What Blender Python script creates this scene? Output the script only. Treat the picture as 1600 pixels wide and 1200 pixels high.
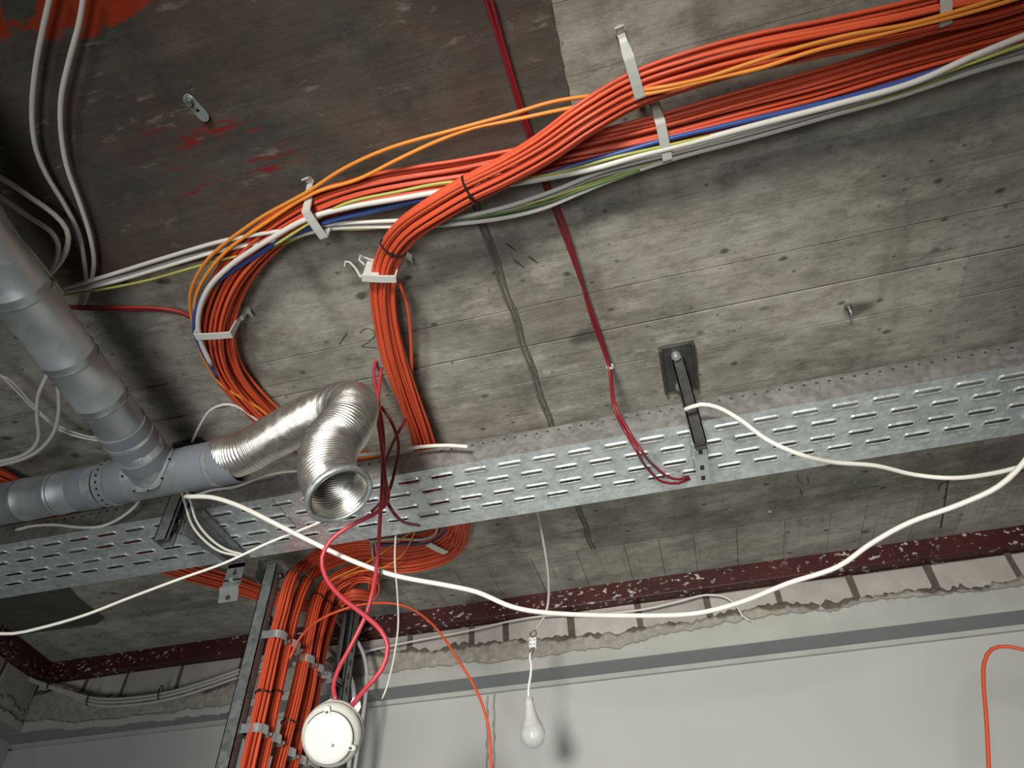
import bpy, bmesh, math, random
import numpy as np
from mathutils import Matrix, Vector
random.seed(7)
rnd = random.random
PI = math.pi
for o in list(bpy.data.objects):
    bpy.data.objects.remove(o)
SC = bpy.context.scene
COL = SC.collection

# ------------------------------------------------------------------ camera
F = 1085.0
CAMZ = 1.7
def _d(u, v):
    w = np.array([(u-800)/F, -(v-600)/F, -1.0]); return w/np.linalg.norm(w)
_Z = _d(770, -520); _Y = _d(1190, 1641); _Y = _Y-_Z*(_Y@_Z); _Y /= np.linalg.norm(_Y); _X = np.cross(_Y, _Z)
RW = np.array([_X, _Y, _Z])               # camera axes -> world axes
cam_d = bpy.data.cameras.new('camera'); cam = bpy.data.objects.new('camera', cam_d); COL.objects.link(cam)
M4 = Matrix([[RW[i][0], RW[i][1], RW[i][2], 0] for i in range(3)]+[[0, 0, 0, 1]])
M4.translation = Vector((0, 0, CAMZ))
cam.matrix_world = M4
cam_d.sensor_fit = 'HORIZONTAL'; cam_d.sensor_width = 36; cam_d.lens = 36*F/1600
cam_d.clip_start = 0.02
SC.camera = cam

# ------------------------------------------------------------------ world, lights, exposure
w = bpy.data.worlds.new('world'); SC.world = w; w.use_nodes = True
w.node_tree.nodes['Background'].inputs[0].default_value = (0.85, 0.92, 1.0, 1)
w.node_tree.nodes['Background'].inputs[1].default_value = 0.02
def aim(o, tgt):
    d = Vector(tgt)-o.location
    o.rotation_euler = d.to_track_quat('-Z', 'Y').to_euler()
def lamp_spot(name, loc, tgt, energy, size, radius, blend=1.0, col=(1, .97, .9)):
    l = bpy.data.lights.new(name, 'SPOT'); o = bpy.data.objects.new(name, l); COL.objects.link(o)
    l.energy = energy; l.spot_size = math.radians(size); l.spot_blend = blend; l.shadow_soft_size = radius; l.color = col
    o.location = loc; aim(o, tgt); return o
def lamp_area(name, loc, tgt, energy, sx, sy, col=(1, 1, 1)):
    l = bpy.data.lights.new(name, 'AREA'); o = bpy.data.objects.new(name, l); COL.objects.link(o)
    l.shape = 'RECTANGLE'; l.size = sx; l.size_y = sy; l.energy = energy; l.color = col
    o.location = loc; aim(o, tgt); return o
lamp_spot('work_lamp', (-.32, -1.9, 1.55), (-.08, 1.9, 2.40), 600, 49, .26, col=(1, .975, .92))
lamp_spot('fill_light', (-.1, -1.3, .45), (-.75, 2.0, 2.25), 190, 86, .42, col=(.93, .97, 1))  # added soft fill, no real fitting; lifts the tray underside and left side
SC.view_settings.view_transform = 'Standard'
SC.view_settings.look = 'None'
SC.view_settings.gamma = 1
SC.view_settings.exposure = -0.12
SC.view_settings.use_curve_mapping = False

# ------------------------------------------------------------------ helpers: placing
H = 1.2                                    # ceiling above the lens
def up(p): return np.array([p[0], p[1], p[2]+CAMZ])
def ray(u, v): return RW@_d(u, v)
def cz(u, v, drop=0.0):                    # on the level `drop` below the ceiling
    r = ray(u, v); return up(r*(H-drop)/r[2])
def cy(u, v, y): r = ray(u, v); return up(r*y/r[1])
def cx(u, v, x): r = ray(u, v); return up(r*x/r[0])
def cd(u, v, d): return up(ray(u, v)*d)
def T(pts, mode='z', val=.05):
    """list of (u,v[,val]) -> world points"""
    out = []
    fn = dict(z=cz, y=cy, x=cx, d=cd)[mode]
    for p in pts:
        if len(p) > 3: out.append(dict(z=cz, y=cy, x=cx, d=cd)[p[2]](p[0], p[1], p[3]))
        else: out.append(fn(p[0], p[1], p[2] if len(p) > 2 else val))
    return out

# ------------------------------------------------------------------ helpers: meshes
ORG = {}
class G:
    def __init__(s): s.v = []; s.f = []
    def add(s, v, f):
        n = len(s.v); s.v += [tuple(map(float, p)) for p in v]; s.f += [tuple(i+n for i in q) for q in f]; return s
    def box(s, c, h, ax=None):
        c = np.array(c, float); ax = np.eye(3) if ax is None else np.array(ax, float)
        vs = [c+ax[0]*h[0]*a+ax[1]*h[1]*b+ax[2]*h[2]*d for a in (-1, 1) for b in (-1, 1) for d in (-1, 1)]
        return s.add(vs, [(0, 1, 3, 2), (4, 6, 7, 5), (0, 4, 5, 1), (2, 3, 7, 6), (0, 2, 6, 4), (1, 5, 7, 3)])
    def tube(s, pts, r, n=8, caps=True, flat=None):
        pts = np.array(pts, float); m = len(pts)
        rr = np.full(m, r, float) if np.isscalar(r) else np.array(r, float)
        N, B = frames(pts)
        vs = []; a = np.linspace(0, 2*PI, n, endpoint=False)
        for i in range(m):
            for t in a: vs.append(pts[i]+N[i]*math.cos(t)*rr[i]+B[i]*math.sin(t)*rr[i])
        fs = [(i*n+j, i*n+(j+1) % n, (i+1)*n+(j+1) % n, (i+1)*n+j) for i in range(m-1) for j in range(n)]
        if caps: fs += [tuple(range(n-1, -1, -1)), tuple((m-1)*n+j for j in range(n))]
        return s.add(vs, fs)
    def lathe(s, prof, org, axis, n=32, closed=False):
        axis = nrm(axis); t = np.array([0, 0, 1.]) if abs(axis[2]) < .9 else np.array([1., 0, 0])
        a = nrm(np.cross(t, axis)); b = np.cross(axis, a); vs = []; m = len(prof)
        for r, h in prof:
            for k in range(n):
                q = 2*PI*k/n; vs.append(np.array(org)+axis*h+(a*math.cos(q)+b*math.sin(q))*r)
        fs = [(i*n+j, i*n+(j+1) % n, (i+1)*n+(j+1) % n, (i+1)*n+j) for i in range(m-1) for j in range(n)]
        if closed: fs += [((m-1)*n+j, (m-1)*n+(j+1) % n, (j+1) % n, j) for j in range(n)]
        return s.add(vs, fs)
    def prism(s, poly, d):                  # 3-D polygon extruded by d
        n = len(poly); d = np.array(d, float); vs = [np.array(p, float) for p in poly]+[np.array(p, float)+d for p in poly]
        return s.add(vs, [tuple(range(n-1, -1, -1)), tuple(range(n, 2*n))]+[(i, (i+1) % n, n+(i+1) % n, n+i) for i in range(n)])
    def ribbon(s, pts, wdir, wid, th):      # flat strip following pts, width along wdir
        pts = np.array(pts, float); wdir = nrm(wdir); m = len(pts); vs = []
        for i in range(m):
            t = pts[min(i+1, m-1)]-pts[max(i-1, 0)]; nn = nrm(np.cross(t, wdir))
            ws = wid if np.isscalar(wid) else wid[i]
            for a, b in ((-1, -1), (1, -1), (1, 1), (-1, 1)): vs.append(pts[i]+wdir*a*ws/2+nn*b*th/2)
        fs = [(i*4+j, i*4+(j+1) % 4, (i+1)*4+(j+1) % 4, (i+1)*4+j) for i in range(m-1) for j in range(4)]
        return s.add(vs, fs+[(3, 2, 1, 0), tuple((m-1)*4+j for j in range(4))])
def nrm(a): a = np.array(a, float); return a/max(1e-9, np.linalg.norm(a))
def frames(pts):
    m = len(pts); Tn = [nrm(pts[min(i+1, m-1)]-pts[max(i-1, 0)]) for i in range(m)]
    u = np.array([0, 0, 1.]) if abs(Tn[0][2]) < .85 else np.array([0, 1., 0])
    n = nrm(np.cross(Tn[0], u)); N = [n]; B = [np.cross(Tn[0], n)]
    for i in range(1, m):
        n = nrm(n-Tn[i]*(n@Tn[i])); N.append(n); B.append(np.cross(Tn[i], n))
    return N, B
def spline(P, step=.02):
    P = [np.array(p, float) for p in P]
    if len(P) == 2: P = [P[0], (P[0]+P[1])/2, P[1]]
    Q = [2*P[0]-P[1]]+P+[2*P[-1]-P[-2]]; out = []
    for i in range(1, len(Q)-2):
        a, b, c, d = Q[i-1:i+3]; k = max(2, int(np.linalg.norm(c-b)/step))
        t0 = 0; t1 = max(1e-5, np.linalg.norm(b-a))**.5; t2 = t1+max(1e-5, np.linalg.norm(c-b))**.5; t3 = t2+max(1e-5, np.linalg.norm(d-c))**.5
        for j in range(k):
            t = t1+(t2-t1)*j/k
            A1 = (t1-t)/(t1-t0)*a+(t-t0)/(t1-t0)*b; A2 = (t2-t)/(t2-t1)*b+(t-t1)/(t2-t1)*c; A3 = (t3-t)/(t3-t2)*c+(t-t2)/(t3-t2)*d
            B1 = (t2-t)/(t2-t0)*A1+(t-t0)/(t2-t0)*A2; B2 = (t3-t)/(t3-t1)*A2+(t-t1)/(t3-t1)*A3
            out.append((t2-t)/(t2-t1)*B1+(t-t1)/(t2-t1)*B2)
    out.append(P[-1]); return np.array(out)
def mk(name, g, m, parent=None, smooth=False, label=None, cat=None, group=None, kind=None, bevel=0, org=None):
    if parent is not None: o0 = ORG[parent]
    elif org is not None: o0 = np.array(org, float)
    else: o0 = np.mean(np.array(g.v), axis=0)
    me = bpy.data.meshes.new(name); me.from_pydata([tuple(np.array(p)-o0) for p in g.v], [], g.f)
    if smooth: me.shade_smooth()
    me.materials.append(m)
    bm = bmesh.new(); bm.from_mesh(me); bmesh.ops.recalc_face_normals(bm, faces=bm.faces); bm.to_mesh(me); bm.free()
    o = bpy.data.objects.new(name, me); COL.objects.link(o)
    if parent is None: o.location = o0
    else: o.parent = parent
    ORG[o] = o0
    if bevel:
        b = o.modifiers.new('bevel', 'BEVEL'); b.width = bevel; b.segments = 2; b.limit_method = 'ANGLE'
    tag(o, label, cat, group, kind); return o
def tag(o, label=None, cat=None, group=None, kind=None):
    if label: o['label'] = label
    if cat: o['category'] = cat
    if group: o['group'] = group
    if kind: o['kind'] = kind
def thing(name, loc, label, cat, group=None, kind=None):
    o = bpy.data.objects.new(name, None); COL.objects.link(o); o.location = tuple(loc); o.empty_display_size = .05
    ORG[o] = np.array(loc, float); tag(o, label, cat, group, kind); return o

# ------------------------------------------------------------------ materials
def mat(name, col, rough=.5, metal=0, spec=.5, var=0, vs=8, bump=0, bs=200, coat=0):
    m = bpy.data.materials.new(name); m.use_nodes = True; nt = m.node_tree; b = nt.nodes['Principled BSDF']
    b.inputs['Base Color'].default_value = (*col, 1); b.inputs['Roughness'].default_value = rough; b.inputs['Metallic'].default_value = metal
    b.inputs['Specular IOR Level'].default_value = spec
    geo = nt.nodes.new('ShaderNodeNewGeometry')
    if var:
        n = nt.nodes.new('ShaderNodeTexNoise'); n.inputs['Scale'].default_value = vs; n.inputs['Detail'].default_value = 5
        nt.links.new(geo.outputs['Position'], n.inputs['Vector'])
        oi = nt.nodes.new('ShaderNodeObjectInfo')
        ad = nt.nodes.new('ShaderNodeMath'); ad.operation = 'ADD'; nt.links.new(n.outputs[0], ad.inputs[0])
        ml = nt.nodes.new('ShaderNodeMath'); ml.operation = 'MULTIPLY'; ml.inputs[1].default_value = .5; nt.links.new(oi.outputs['Random'], ml.inputs[0]); nt.links.new(ml.outputs[0], ad.inputs[1])
        mr = nt.nodes.new('ShaderNodeMapRange'); mr.inputs[1].default_value = .3; mr.inputs[2].default_value = 1.1; mr.inputs[3].default_value = 1-var; mr.inputs[4].default_value = 1+var
        nt.links.new(ad.outputs[0], mr.inputs[0])
        mx = nt.nodes.new('ShaderNodeVectorMath'); mx.operation = 'SCALE'; mx.inputs[0].default_value = col; nt.links.new(mr.outputs[0], mx.inputs['Scale'])
        nt.links.new(mx.outputs[0], b.inputs['Base Color'])
    if bump:
        n2 = nt.nodes.new('ShaderNodeTexNoise'); n2.inputs['Scale'].default_value = bs; n2.inputs['Detail'].default_value = 4
        nt.links.new(geo.outputs['Position'], n2.inputs['Vector'])
        bp = nt.nodes.new('ShaderNodeBump'); bp.inputs['Strength'].default_value = bump; bp.inputs['Distance'].default_value = .002
        nt.links.new(n2.outputs[0], bp.inputs['Height']); nt.links.new(bp.outputs[0], b.inputs['Normal'])
    return m
class NT:
    def __init__(s, m): s.nt = m.node_tree; s.geo = s.nt.nodes.new('ShaderNodeNewGeometry')
    def n(s, t): return s.nt.nodes.new(t)
    def l(s, a, b): s.nt.links.new(a, b)
    def mapped(s, sc, loc=(0, 0, 0)):
        q = s.n('ShaderNodeMapping'); q.inputs['Scale'].default_value = sc; q.inputs['Location'].default_value = loc; s.l(s.geo.outputs['Position'], q.inputs[0]); return q.outputs[0]
    def noise(s, sc, vec=None, det=6, rough=.6, loc=(0, 0, 0)):
        q = s.n('ShaderNodeTexNoise'); q.inputs['Scale'].default_value = 1; q.inputs['Detail'].default_value = det; q.inputs['Roughness'].default_value = rough
        s.l(s.mapped(sc, loc), q.inputs['Vector']); return q.outputs[0]
    def ramp(s, f, a, b, lo=0., hi=1.):
        q = s.n('ShaderNodeMapRange'); q.inputs[1].default_value = a; q.inputs[2].default_value = b; q.inputs[3].default_value = lo; q.inputs[4].default_value = hi; s.l(f, q.inputs[0]); return q.outputs[0]
    def mix(s, f, a, b):
        q = s.n('ShaderNodeMix'); q.data_type = 'RGBA'
        if isinstance(f, (int, float)): q.inputs[0].default_value = f
        else: s.l(f, q.inputs[0])
        for i, c in ((6, a), (7, b)):
            if isinstance(c, tuple): q.inputs[i].default_value = (*c, 1)
            else: s.l(c, q.inputs[i])
        return q.outputs[2]
    def math(s, op, a, b=None):
        q = s.n('ShaderNodeMath'); q.operation = op
        for i, c in ((0, a), (1, b)):
            if c is None: continue
            if isinstance(c, (int, float)): q.inputs[i].default_value = c
            else: s.l(c, q.inputs[i])
        return q.outputs[0]
def concrete(name, c1, c2, dark, knots=True, grain='x', pink=0, red=False):
    m = bpy.data.materials.new(name); m.use_nodes = True; b = m.node_tree.nodes['Principled BSDF']; b.inputs['Roughness'].default_value = .9; b.inputs['Specular IOR Level'].default_value = .2
    N = NT(m)
    gs = (3, 70, 20) if grain == 'x' else (70, 3, 20)
    c = N.mix(N.ramp(N.noise((2.2, 3.2, 2)), .38, .62), c1, c2)
    c = N.mix(N.ramp(N.noise((11, 19, 9), det=10, rough=.75), .44, .66, 0, .55), c, dark)
    lg = (2.2, 95, 20) if grain == 'x' else (95, 2.2, 20)
    c = N.mix(N.ramp(N.noise(lg, det=7, rough=.75, loc=(9, 3, 0)), .56, .66, 0, .45), c, dark)
    c = N.mix(N.ramp(N.noise((6, 13, 9), det=9, rough=.72, loc=(3, 1, 0)), .52, .64, 0, .5), c, tuple(min(1, x*1.3) for x in c1))
    c = N.mix(N.ramp(N.noise((8, .9, 3), det=4, loc=(4, 4, 0)), .56, .66, 0, .3), c, dark)
    c = N.mix(N.ramp(N.noise((55, 75, 9), det=6, rough=.7, loc=(1, 6, 0)), .60, .70, 0, .55), c, tuple(x*.6 for x in dark))
    if pink: c = N.mix(N.ramp(N.noise((2.5, 3.5, 2), loc=(5, 2, 0), det=5), .45, .6, 0, pink), c, (.17, .085, .065))
    if knots:
        for sc, th, am in (((7, 10, 1), .10, .72), ((3.1, 4.6, 1), .09, .7), ((12, 17, 1), .115, .72), ((21, 28, 1), .10, .6)):
            v = N.n('ShaderNodeTexVoronoi'); v.inputs['Scale'].default_value = 1; v.inputs['Randomness'].default_value = 1
            off = N.n('ShaderNodeVectorMath'); off.operation = 'MULTIPLY_ADD'
            nz = N.n('ShaderNodeTexNoise'); nz.inputs['Scale'].default_value = 14; N.l(N.geo.outputs['Position'], nz.inputs['Vector'])
            N.l(nz.outputs['Color'], off.inputs[0]); off.inputs[1].default_value = (.16, .16, 0); N.l(N.mapped(sc, (.3*sc[0], .7, 0)), off.inputs[2])
            N.l(off.outputs[0], v.inputs['Vector'])
            flat = N.n('ShaderNodeVectorMath'); flat.operation = 'MULTIPLY'; flat.inputs[1].default_value = (1, 1, 0); N.l(off.outputs[0], flat.inputs[0]); N.l(flat.outputs[0], v.inputs['Vector'])
            sel = N.n('ShaderNodeSeparateColor'); N.l(v.outputs['Color'], sel.inputs[0])
            k = N.math('MULTIPLY', N.ramp(v.outputs['Distance'], th*.6, th+.03, am, 0), N.ramp(sel.outputs[0], .36, .39))
            c = N.mix(k, c, tuple(x*.35 for x in dark))
    oi = N.n('ShaderNodeObjectInfo'); br = N.ramp(oi.outputs['Random'], 0, 1, .86, 1.1)
    sc_ = N.n('ShaderNodeVectorMath'); sc_.operation = 'SCALE'; N.l(c, sc_.inputs[0]); N.l(br, sc_.inputs['Scale']); c = sc_.outputs[0]
    if red:                                    # old red primer at the near edge, red streaks
        sep = N.n('ShaderNodeSeparateXYZ'); N.l(N.geo.outputs['Position'], sep.inputs[0])
        nz = N.noise((7, 9, 5), det=7, rough=.65)
        yy = N.math('ADD', sep.outputs[1], N.math('MULTIPLY', nz, -.16))
        msk = N.math('MULTIPLY', N.ramp(yy, .135, .145, 1, 0), N.ramp(N.noise((6, 11, 5), loc=(1.7, 4, 0), det=4), .53, .56, 1, 0))
        c = N.mix(msk, c, (.30, .035, .012))
        st = N.math('MULTIPLY', N.ramp(N.noise((9, 75, 5), loc=(2, 0, 0), det=5), .56, .64), N.math('MULTIPLY', N.ramp(sep.outputs[0], -.80, -.72), N.math('MULTIPLY', N.ramp(sep.outputs[0], -.58, -.48, 1, 0), N.math('MULTIPLY', N.ramp(sep.outputs[1], .38, .42), N.ramp(sep.outputs[1], .55, .6, 1, 0)))))
        c = N.mix(st, c, (.22, .02, .02))
        ls = N.math('MULTIPLY', N.ramp(N.noise((14, 40, 5), loc=(7, 0, 0), det=6), .62, .7, 0, .6), 1.0)
        c = N.mix(ls, c, (.26, .22, .18))
    N.l(c, b.inputs['Base Color'])
    bp = N.n('ShaderNodeBump'); bp.inputs['Strength'].default_value = .5; bp.inputs['Distance'].default_value = .003
    hh = N.math('ADD', N.noise(gs, det=8, rough=.7), N.noise((60, 60, 60), det=6)); N.l(hh, bp.inputs['Height']); N.l(bp.outputs[0], b.inputs['Normal'])
    return m
MC = concrete('board_marked_concrete', (.47, .45, .375), (.28, .27, .22), (.085, .079, .062), pink=.14)
MCY = concrete('board_marked_concrete_cross', (.40, .39, .33), (.28, .273, .225), (.11, .104, .085), grain='y')
MDARK = concrete('dark_concrete', (.092, .088, .07), (.058, .057, .045), (.032, .031, .025), pink=.30, red=True, knots=False)
MDARK2 = concrete('dark_smooth_concrete', (.10, .095, .075), (.08, .078, .063), (.05, .05, .04), knots=False)
MJOINT = mat('joint_dark', (.06, .052, .04), .95, var=.3, vs=30)  # dark brown for the joint backing, pencil marks and scratches
MRIDGE = mat('cement_ridge', (.12, .11, .088), .95, var=.35, vs=40, bump=.6, bs=150)
MPLAST = mat('white_wall_paint', (.50, .505, .475), .85, var=.05, vs=3, bump=.15, bs=180, spec=.2)
MPLU = mat('raw_plaster', (.44, .44, .40), .9, var=.12, vs=9, bump=.5, bs=90, spec=.2)
MMORT = mat('rough_mortar', (.34, .315, .27), .95, var=.45, vs=45, bump=1.0, bs=120, spec=.1)
MBRICK = mat('pale_brick', (.42, .39, .35), .9, var=.2, vs=20, bump=.4, bs=140, spec=.15)
MMORTD = mat('dark_mortar', (.11, .095, .075), .95, var=.4, vs=40, bump=.8, bs=160)
MSOF = mat('grey_soffit', (.25, .265, .265), .7, var=.05, vs=6)
MFLOOR = mat('screed_floor', (.30, .29, .27), .9, var=.1, vs=4)
MORS = [mat('orange_sheath_%d' % i, c, .42, var=.10, vs=14, spec=.45) for i, c in enumerate([(.66, .092, .035), (.58, .08, .03), (.70, .11, .04)])]
MYEL = mat('yellow_orange_sheath', (.80, .27, .035), .45, var=.1, vs=20)
MWH = mat('white_sheath', (.70, .67, .60), .5, var=.08, vs=12)
MWH2 = mat('bright_white_sheath', (.78, .75, .66), .5, var=.06, vs=12)
MGRY = mat('grey_sheath', (.44, .43, .40), .5, var=.1, vs=15)
MBLU = mat('blue_sheath', (.035, .085, .30), .4, var=.1, vs=15)
MYG = mat('yellow_green_sheath', (.42, .43, .10), .45, var=.25, vs=30)
MRED = mat('dark_red_sheath', (.21, .014, .020), .4, var=.1, vs=15)
MPNK = mat('red_pink_sheath', (.44, .04, .055), .42, var=.1, vs=15)
MBLK = mat('black_plastic', (.012, .012, .012), .4)
MCLIP = mat('white_clip_plastic', (.60, .60, .54), .4, var=.04, vs=10)
MDET = mat('detector_plastic', (.66, .655, .585), .38, var=.02, vs=10)
MDSH = mat('detector_gap', (.06, .055, .045), .7)
MBRASS = mat('bare_wire_insulation', (.65, .42, .16), .4)
MLENS = mat('lens_smoke', (.25, .25, .22), .2)
MBULB = bpy.data.materials.new('bulb_diffuser'); MBULB.use_nodes = True
_b = MBULB.node_tree.nodes['Principled BSDF']; _b.inputs['Base Color'].default_value = (.80, .81, .78, 1); _b.inputs['Roughness'].default_value = .12; _b.inputs['Transmission Weight'].default_value = .45
MTERM = mat('terminal_plastic', (.85, .86, .84), .3)
def galv(name, col, rough, var=.3, sc=22, metal=.9):
    m = bpy.data.materials.new(name); m.use_nodes = True; b = m.node_tree.nodes['Principled BSDF']; N = NT(m)
    v = N.n('ShaderNodeTexVoronoi'); v.inputs['Scale'].default_value = sc*4; N.l(N.geo.outputs['Position'], v.inputs['Vector'])
    s = N.n('ShaderNodeSeparateColor'); N.l(v.outputs['Color'], s.inputs[0])
    f = N.math('ADD', N.math('MULTIPLY', s.outputs[0], .35), N.noise((sc, sc, sc), det=6))
    c = N.mix(N.ramp(f, .3, .95), tuple(x*(1-var) for x in col), tuple(min(1, x*(1+var)) for x in col))
    N.l(c, b.inputs['Base Color']); N.l(N.ramp(f, .3, .95, rough-.07, rough+.1), b.inputs['Roughness']); b.inputs['Metallic'].default_value = metal
    return m
MTRAY = galv('galvanised_tray', (.66, .71, .70), .33, metal=.55)
MTRAYD = galv('galvanised_dull', (.26, .25, .23), .6, metal=.5)  # darker, rougher zinc tone for the tray flanges
MDUCT = galv('galvanised_duct', (.48, .52, .53), .38, var=.10, metal=.65, sc=9)
MTAPE = mat('grey_duct_tape', (.20, .215, .235), .5, var=.12, vs=18, bump=.25, bs=60)
MSTEEL = galv('dark_steel_profile', (.25, .265, .26), .42, metal=.6)
MBLKS = galv('dark_bracket_steel', (.085, .085, .078), .45, metal=.5)  # near-black steel for the ceiling plates and right post
MSTEEL2 = galv('bright_zinc', (.62, .64, .64), .28, metal=.7, var=.1)
MFLEX = galv('flexible_aluminium', (.60, .575, .52), .30, var=.05, metal=.92)
MRIM = galv('flex_rim', (.36, .38, .37), .5, metal=.7)
MBEAM = bpy.data.materials.new('oxide_red_steel'); MBEAM.use_nodes = True
_N = NT(MBEAM); _b = MBEAM.node_tree.nodes['Principled BSDF']; _b.inputs['Roughness'].default_value = .55
_sp = _N.math('MULTIPLY', _N.ramp(_N.noise((55, 55, 75), det=3, rough=.5), .61, .65), _N.ramp(_N.noise((4, 4, 9), det=3), .38, .55))
_N.l(_N.mix(_sp, _N.mix(_N.ramp(_N.noise((8, 8, 8)), .4, .6), (.040, .0055, .005), (.060, .009, .008)), (.45, .42, .37)), _b.inputs['Base Color'])

# ------------------------------------------------------------------ the setting
CE = H+CAMZ
WY = 2.33                                   # brick face of the back wall
C0 = np.array([-2.52, 2.285])
LE = nrm(np.array([.205, -.979])); LN = np.array([-LE[1], LE[0]])   # left wall direction and its inward normal
LN = LN if LN[0] > 0 else -LN
# ceiling: backing + board strips
ceil = thing('ceiling', (0, 0, CE), 'board-marked grey concrete ceiling with panel joints and dark knots', None, kind='structure')
mk('slab', G().box((-.6, .4, CE+.09), (2.6, 2.4, .075)), MJOINT, ceil)
def strip(x0, x1, y0, y1, z, m, name='board_imprint', gx=.0005, gy=.0005):
    g = G(); b = .0004
    lo = [(x0+gx+b, y0+gy+b, z), (x1-gx-b, y0+gy+b, z), (x1-gx-b, y1-gy-b, z), (x0+gx+b, y1-gy-b, z)]
    mi = [(x0+gx, y0+gy, z+.0005), (x1-gx, y0+gy, z+.0005), (x1-gx, y1-gy, z+.0005), (x0+gx, y1-gy, z+.0005)]
    hi = [(p[0], p[1], CE+.016) for p in mi]
    g.add(lo+mi+hi, [(0, 1, 2, 3)]+[(i, (i+1) % 4, 4+(i+1) % 4, 4+i) for i in range(4)]+[(4+i, 4+(i+1) % 4, 8+(i+1) % 4, 8+i) for i in range(4)]+[(11, 10, 9, 8)])
    return mk(name, g, m, ceil)
def rows(ya, yb, n): return [ya+(yb-ya)*i/n for i in range(n+1)]
for (ya, yb, n) in ((-2.0, .147, 8), (.147, 1.092, 8), (1.092, 2.037, 8)):
    ys = rows(ya, yb, n)
    for i in range(n):
        big = ya < 0
        if big: xs = [-3.1, -.227, 1.95]
        else:
            xs = [-3.1, -.227, 1.95]; x = -.227
            while x > -2.3: x -= 1.0+.9*rnd(); xs.append(x)
            x = -.227
            while x < 1.1: x += .9+.6*rnd(); xs.append(x)
            xs = sorted(q for q in xs if q == -3.1 or q == 1.95 or (-2.8 < q < 1.7))
        for a, b_ in zip(xs, xs[1:]):
            g1 = .0022 if i == 0 else .0008
            strip(a, b_, ys[i], ys[i+1], CE+.0004*rnd(), MC, gy=.0026 if i in (0, n-1) else .0004)
x = -3.0
while x < 1.9:
    wd = .1+.06*rnd(); strip(x, x+wd, 2.039, 2.42, CE+.0008*rnd(), MCY, gy=.0015, gx=.0007); x += wd
# cement ridge crossing the panels, from the cables to the far joint
g = G(); pts = [(-.229+.0025*math.sin(i*1.7), .60+i*.0478) for i in range(31)]
for k in (-1, 1):
    vs = []; fs = []
    for i, (px, py) in enumerate(pts):
        hw = .0042+.0012*math.sin(i*2.3+k); c = px+k*.0052
        vs += [(c-hw, py, CE+.001), (c-hw*.4, py, CE-.0035), (c+hw*.4, py, CE-.0035), (c+hw, py, CE+.001)]
    fs = [(i*4+j, i*4+j+1, (i+1)*4+j+1, (i+1)*4+j) for i in range(len(pts)-1) for j in range(3)]
    g.add(vs, fs)
mk('joint_ridge', g, MRIDGE, ceil, label='narrow dark double ridge across the concrete')
def ragged(poly, amp=.004, step=.02):
    out = []
    for i in range(len(poly)):
        a = np.array(poly[i], float); b = np.array(poly[(i+1) % len(poly)], float); k = max(1, int(np.linalg.norm(b-a)/step))
        for j in range(k):
            q = a+(b-a)*j/k; out.append(q+(np.array([rnd()-.5, rnd()-.5])*2*amp if j else 0))
    return out
def patch(poly, dz, m, lab, amp=.004):
    mk('concrete_patch', G().prism([(p[0], p[1], CE-dz) for p in ragged(poly, amp)], (0, 0, dz+.012)), m, ceil, label=lab, bevel=.001)
patch([(-2.35, -1.9), (-.003, -1.9), (-.006, .20), (-.012, .45), (-.01, .655), (-.5, .66), (-1.15, .665), (-2.35, .67)], .006, MDARK, 'darker brown concrete field with red paint traces', .0018)
patch([tuple(cz(*q)[:2]) for q in ((-140, 880), (80, 860), (105, 912), (125, 935), (165, 965), (150, 975), (60, 987), (-20, 1000))], .003, MDARK2, 'dark smooth concrete patch near the left corner')
# strokes written on the concrete
def stroke(pts, wpx=.0022, m=None):
    P = spline(T(pts, 'z', .0012), .01); g = G(); g.ribbon(P, nrm(np.cross(P[-1]-P[0], (0, 0, 1))), wpx, .0008); return g
g = G()
for s in ([(562, 520), (572, 513), (583, 516), (586, 524), (577, 533), (565, 541)], [(565, 541), (590, 544)], [(530, 538), (542, 520)]):
    q = stroke(s, .0013); g.add(q.v, q.f)
mk('pencil_mark', g, MJOINT, ceil, label='faint pencil numeral 2 on the concrete')
g = G()
for s in ([(1482, 749), (1479, 765), (1477, 780), (1474, 800), (1470, 825)], [(1481, 752), (1470, 756), (1466, 766)], [(1478, 775), (1472, 779)]):
    q = stroke(s, .0045); g.add(q.v, q.f)
mk('paint_mark', g, MBLK, ceil, label='black painted stroke mark near the right')
g = G()
for s in ([(1245, 742), (1249, 752), (1255, 756)], [(1262, 744), (1263, 756)], [(1250, 764), (1253, 774)]):
    q = stroke(s, .002); g.add(q.v, q.f)
mk('pencil_mark', g, MJOINT, ceil, label='short dark pencil ticks')
for u, v, l, a in ((790, 380, 20, 35), (802, 405, 22, 38), (825, 400, 18, 35), (580, 8, 14, 20), (597, 18, 26, 8), (540, 17, 12, 10)):
    p0 = cz(u, v, .0012); p1 = cz(u+l*math.cos(math.radians(a)), v+l*math.sin(math.radians(a)), .0012)
    mk('drill_scratch', G().ribbon([p0, (p0+p1)/2, p1], nrm(np.cross(p1-p0, (0, 0, 1))), [.0015, .0035, .001], .0012), MJOINT, ceil)

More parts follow.
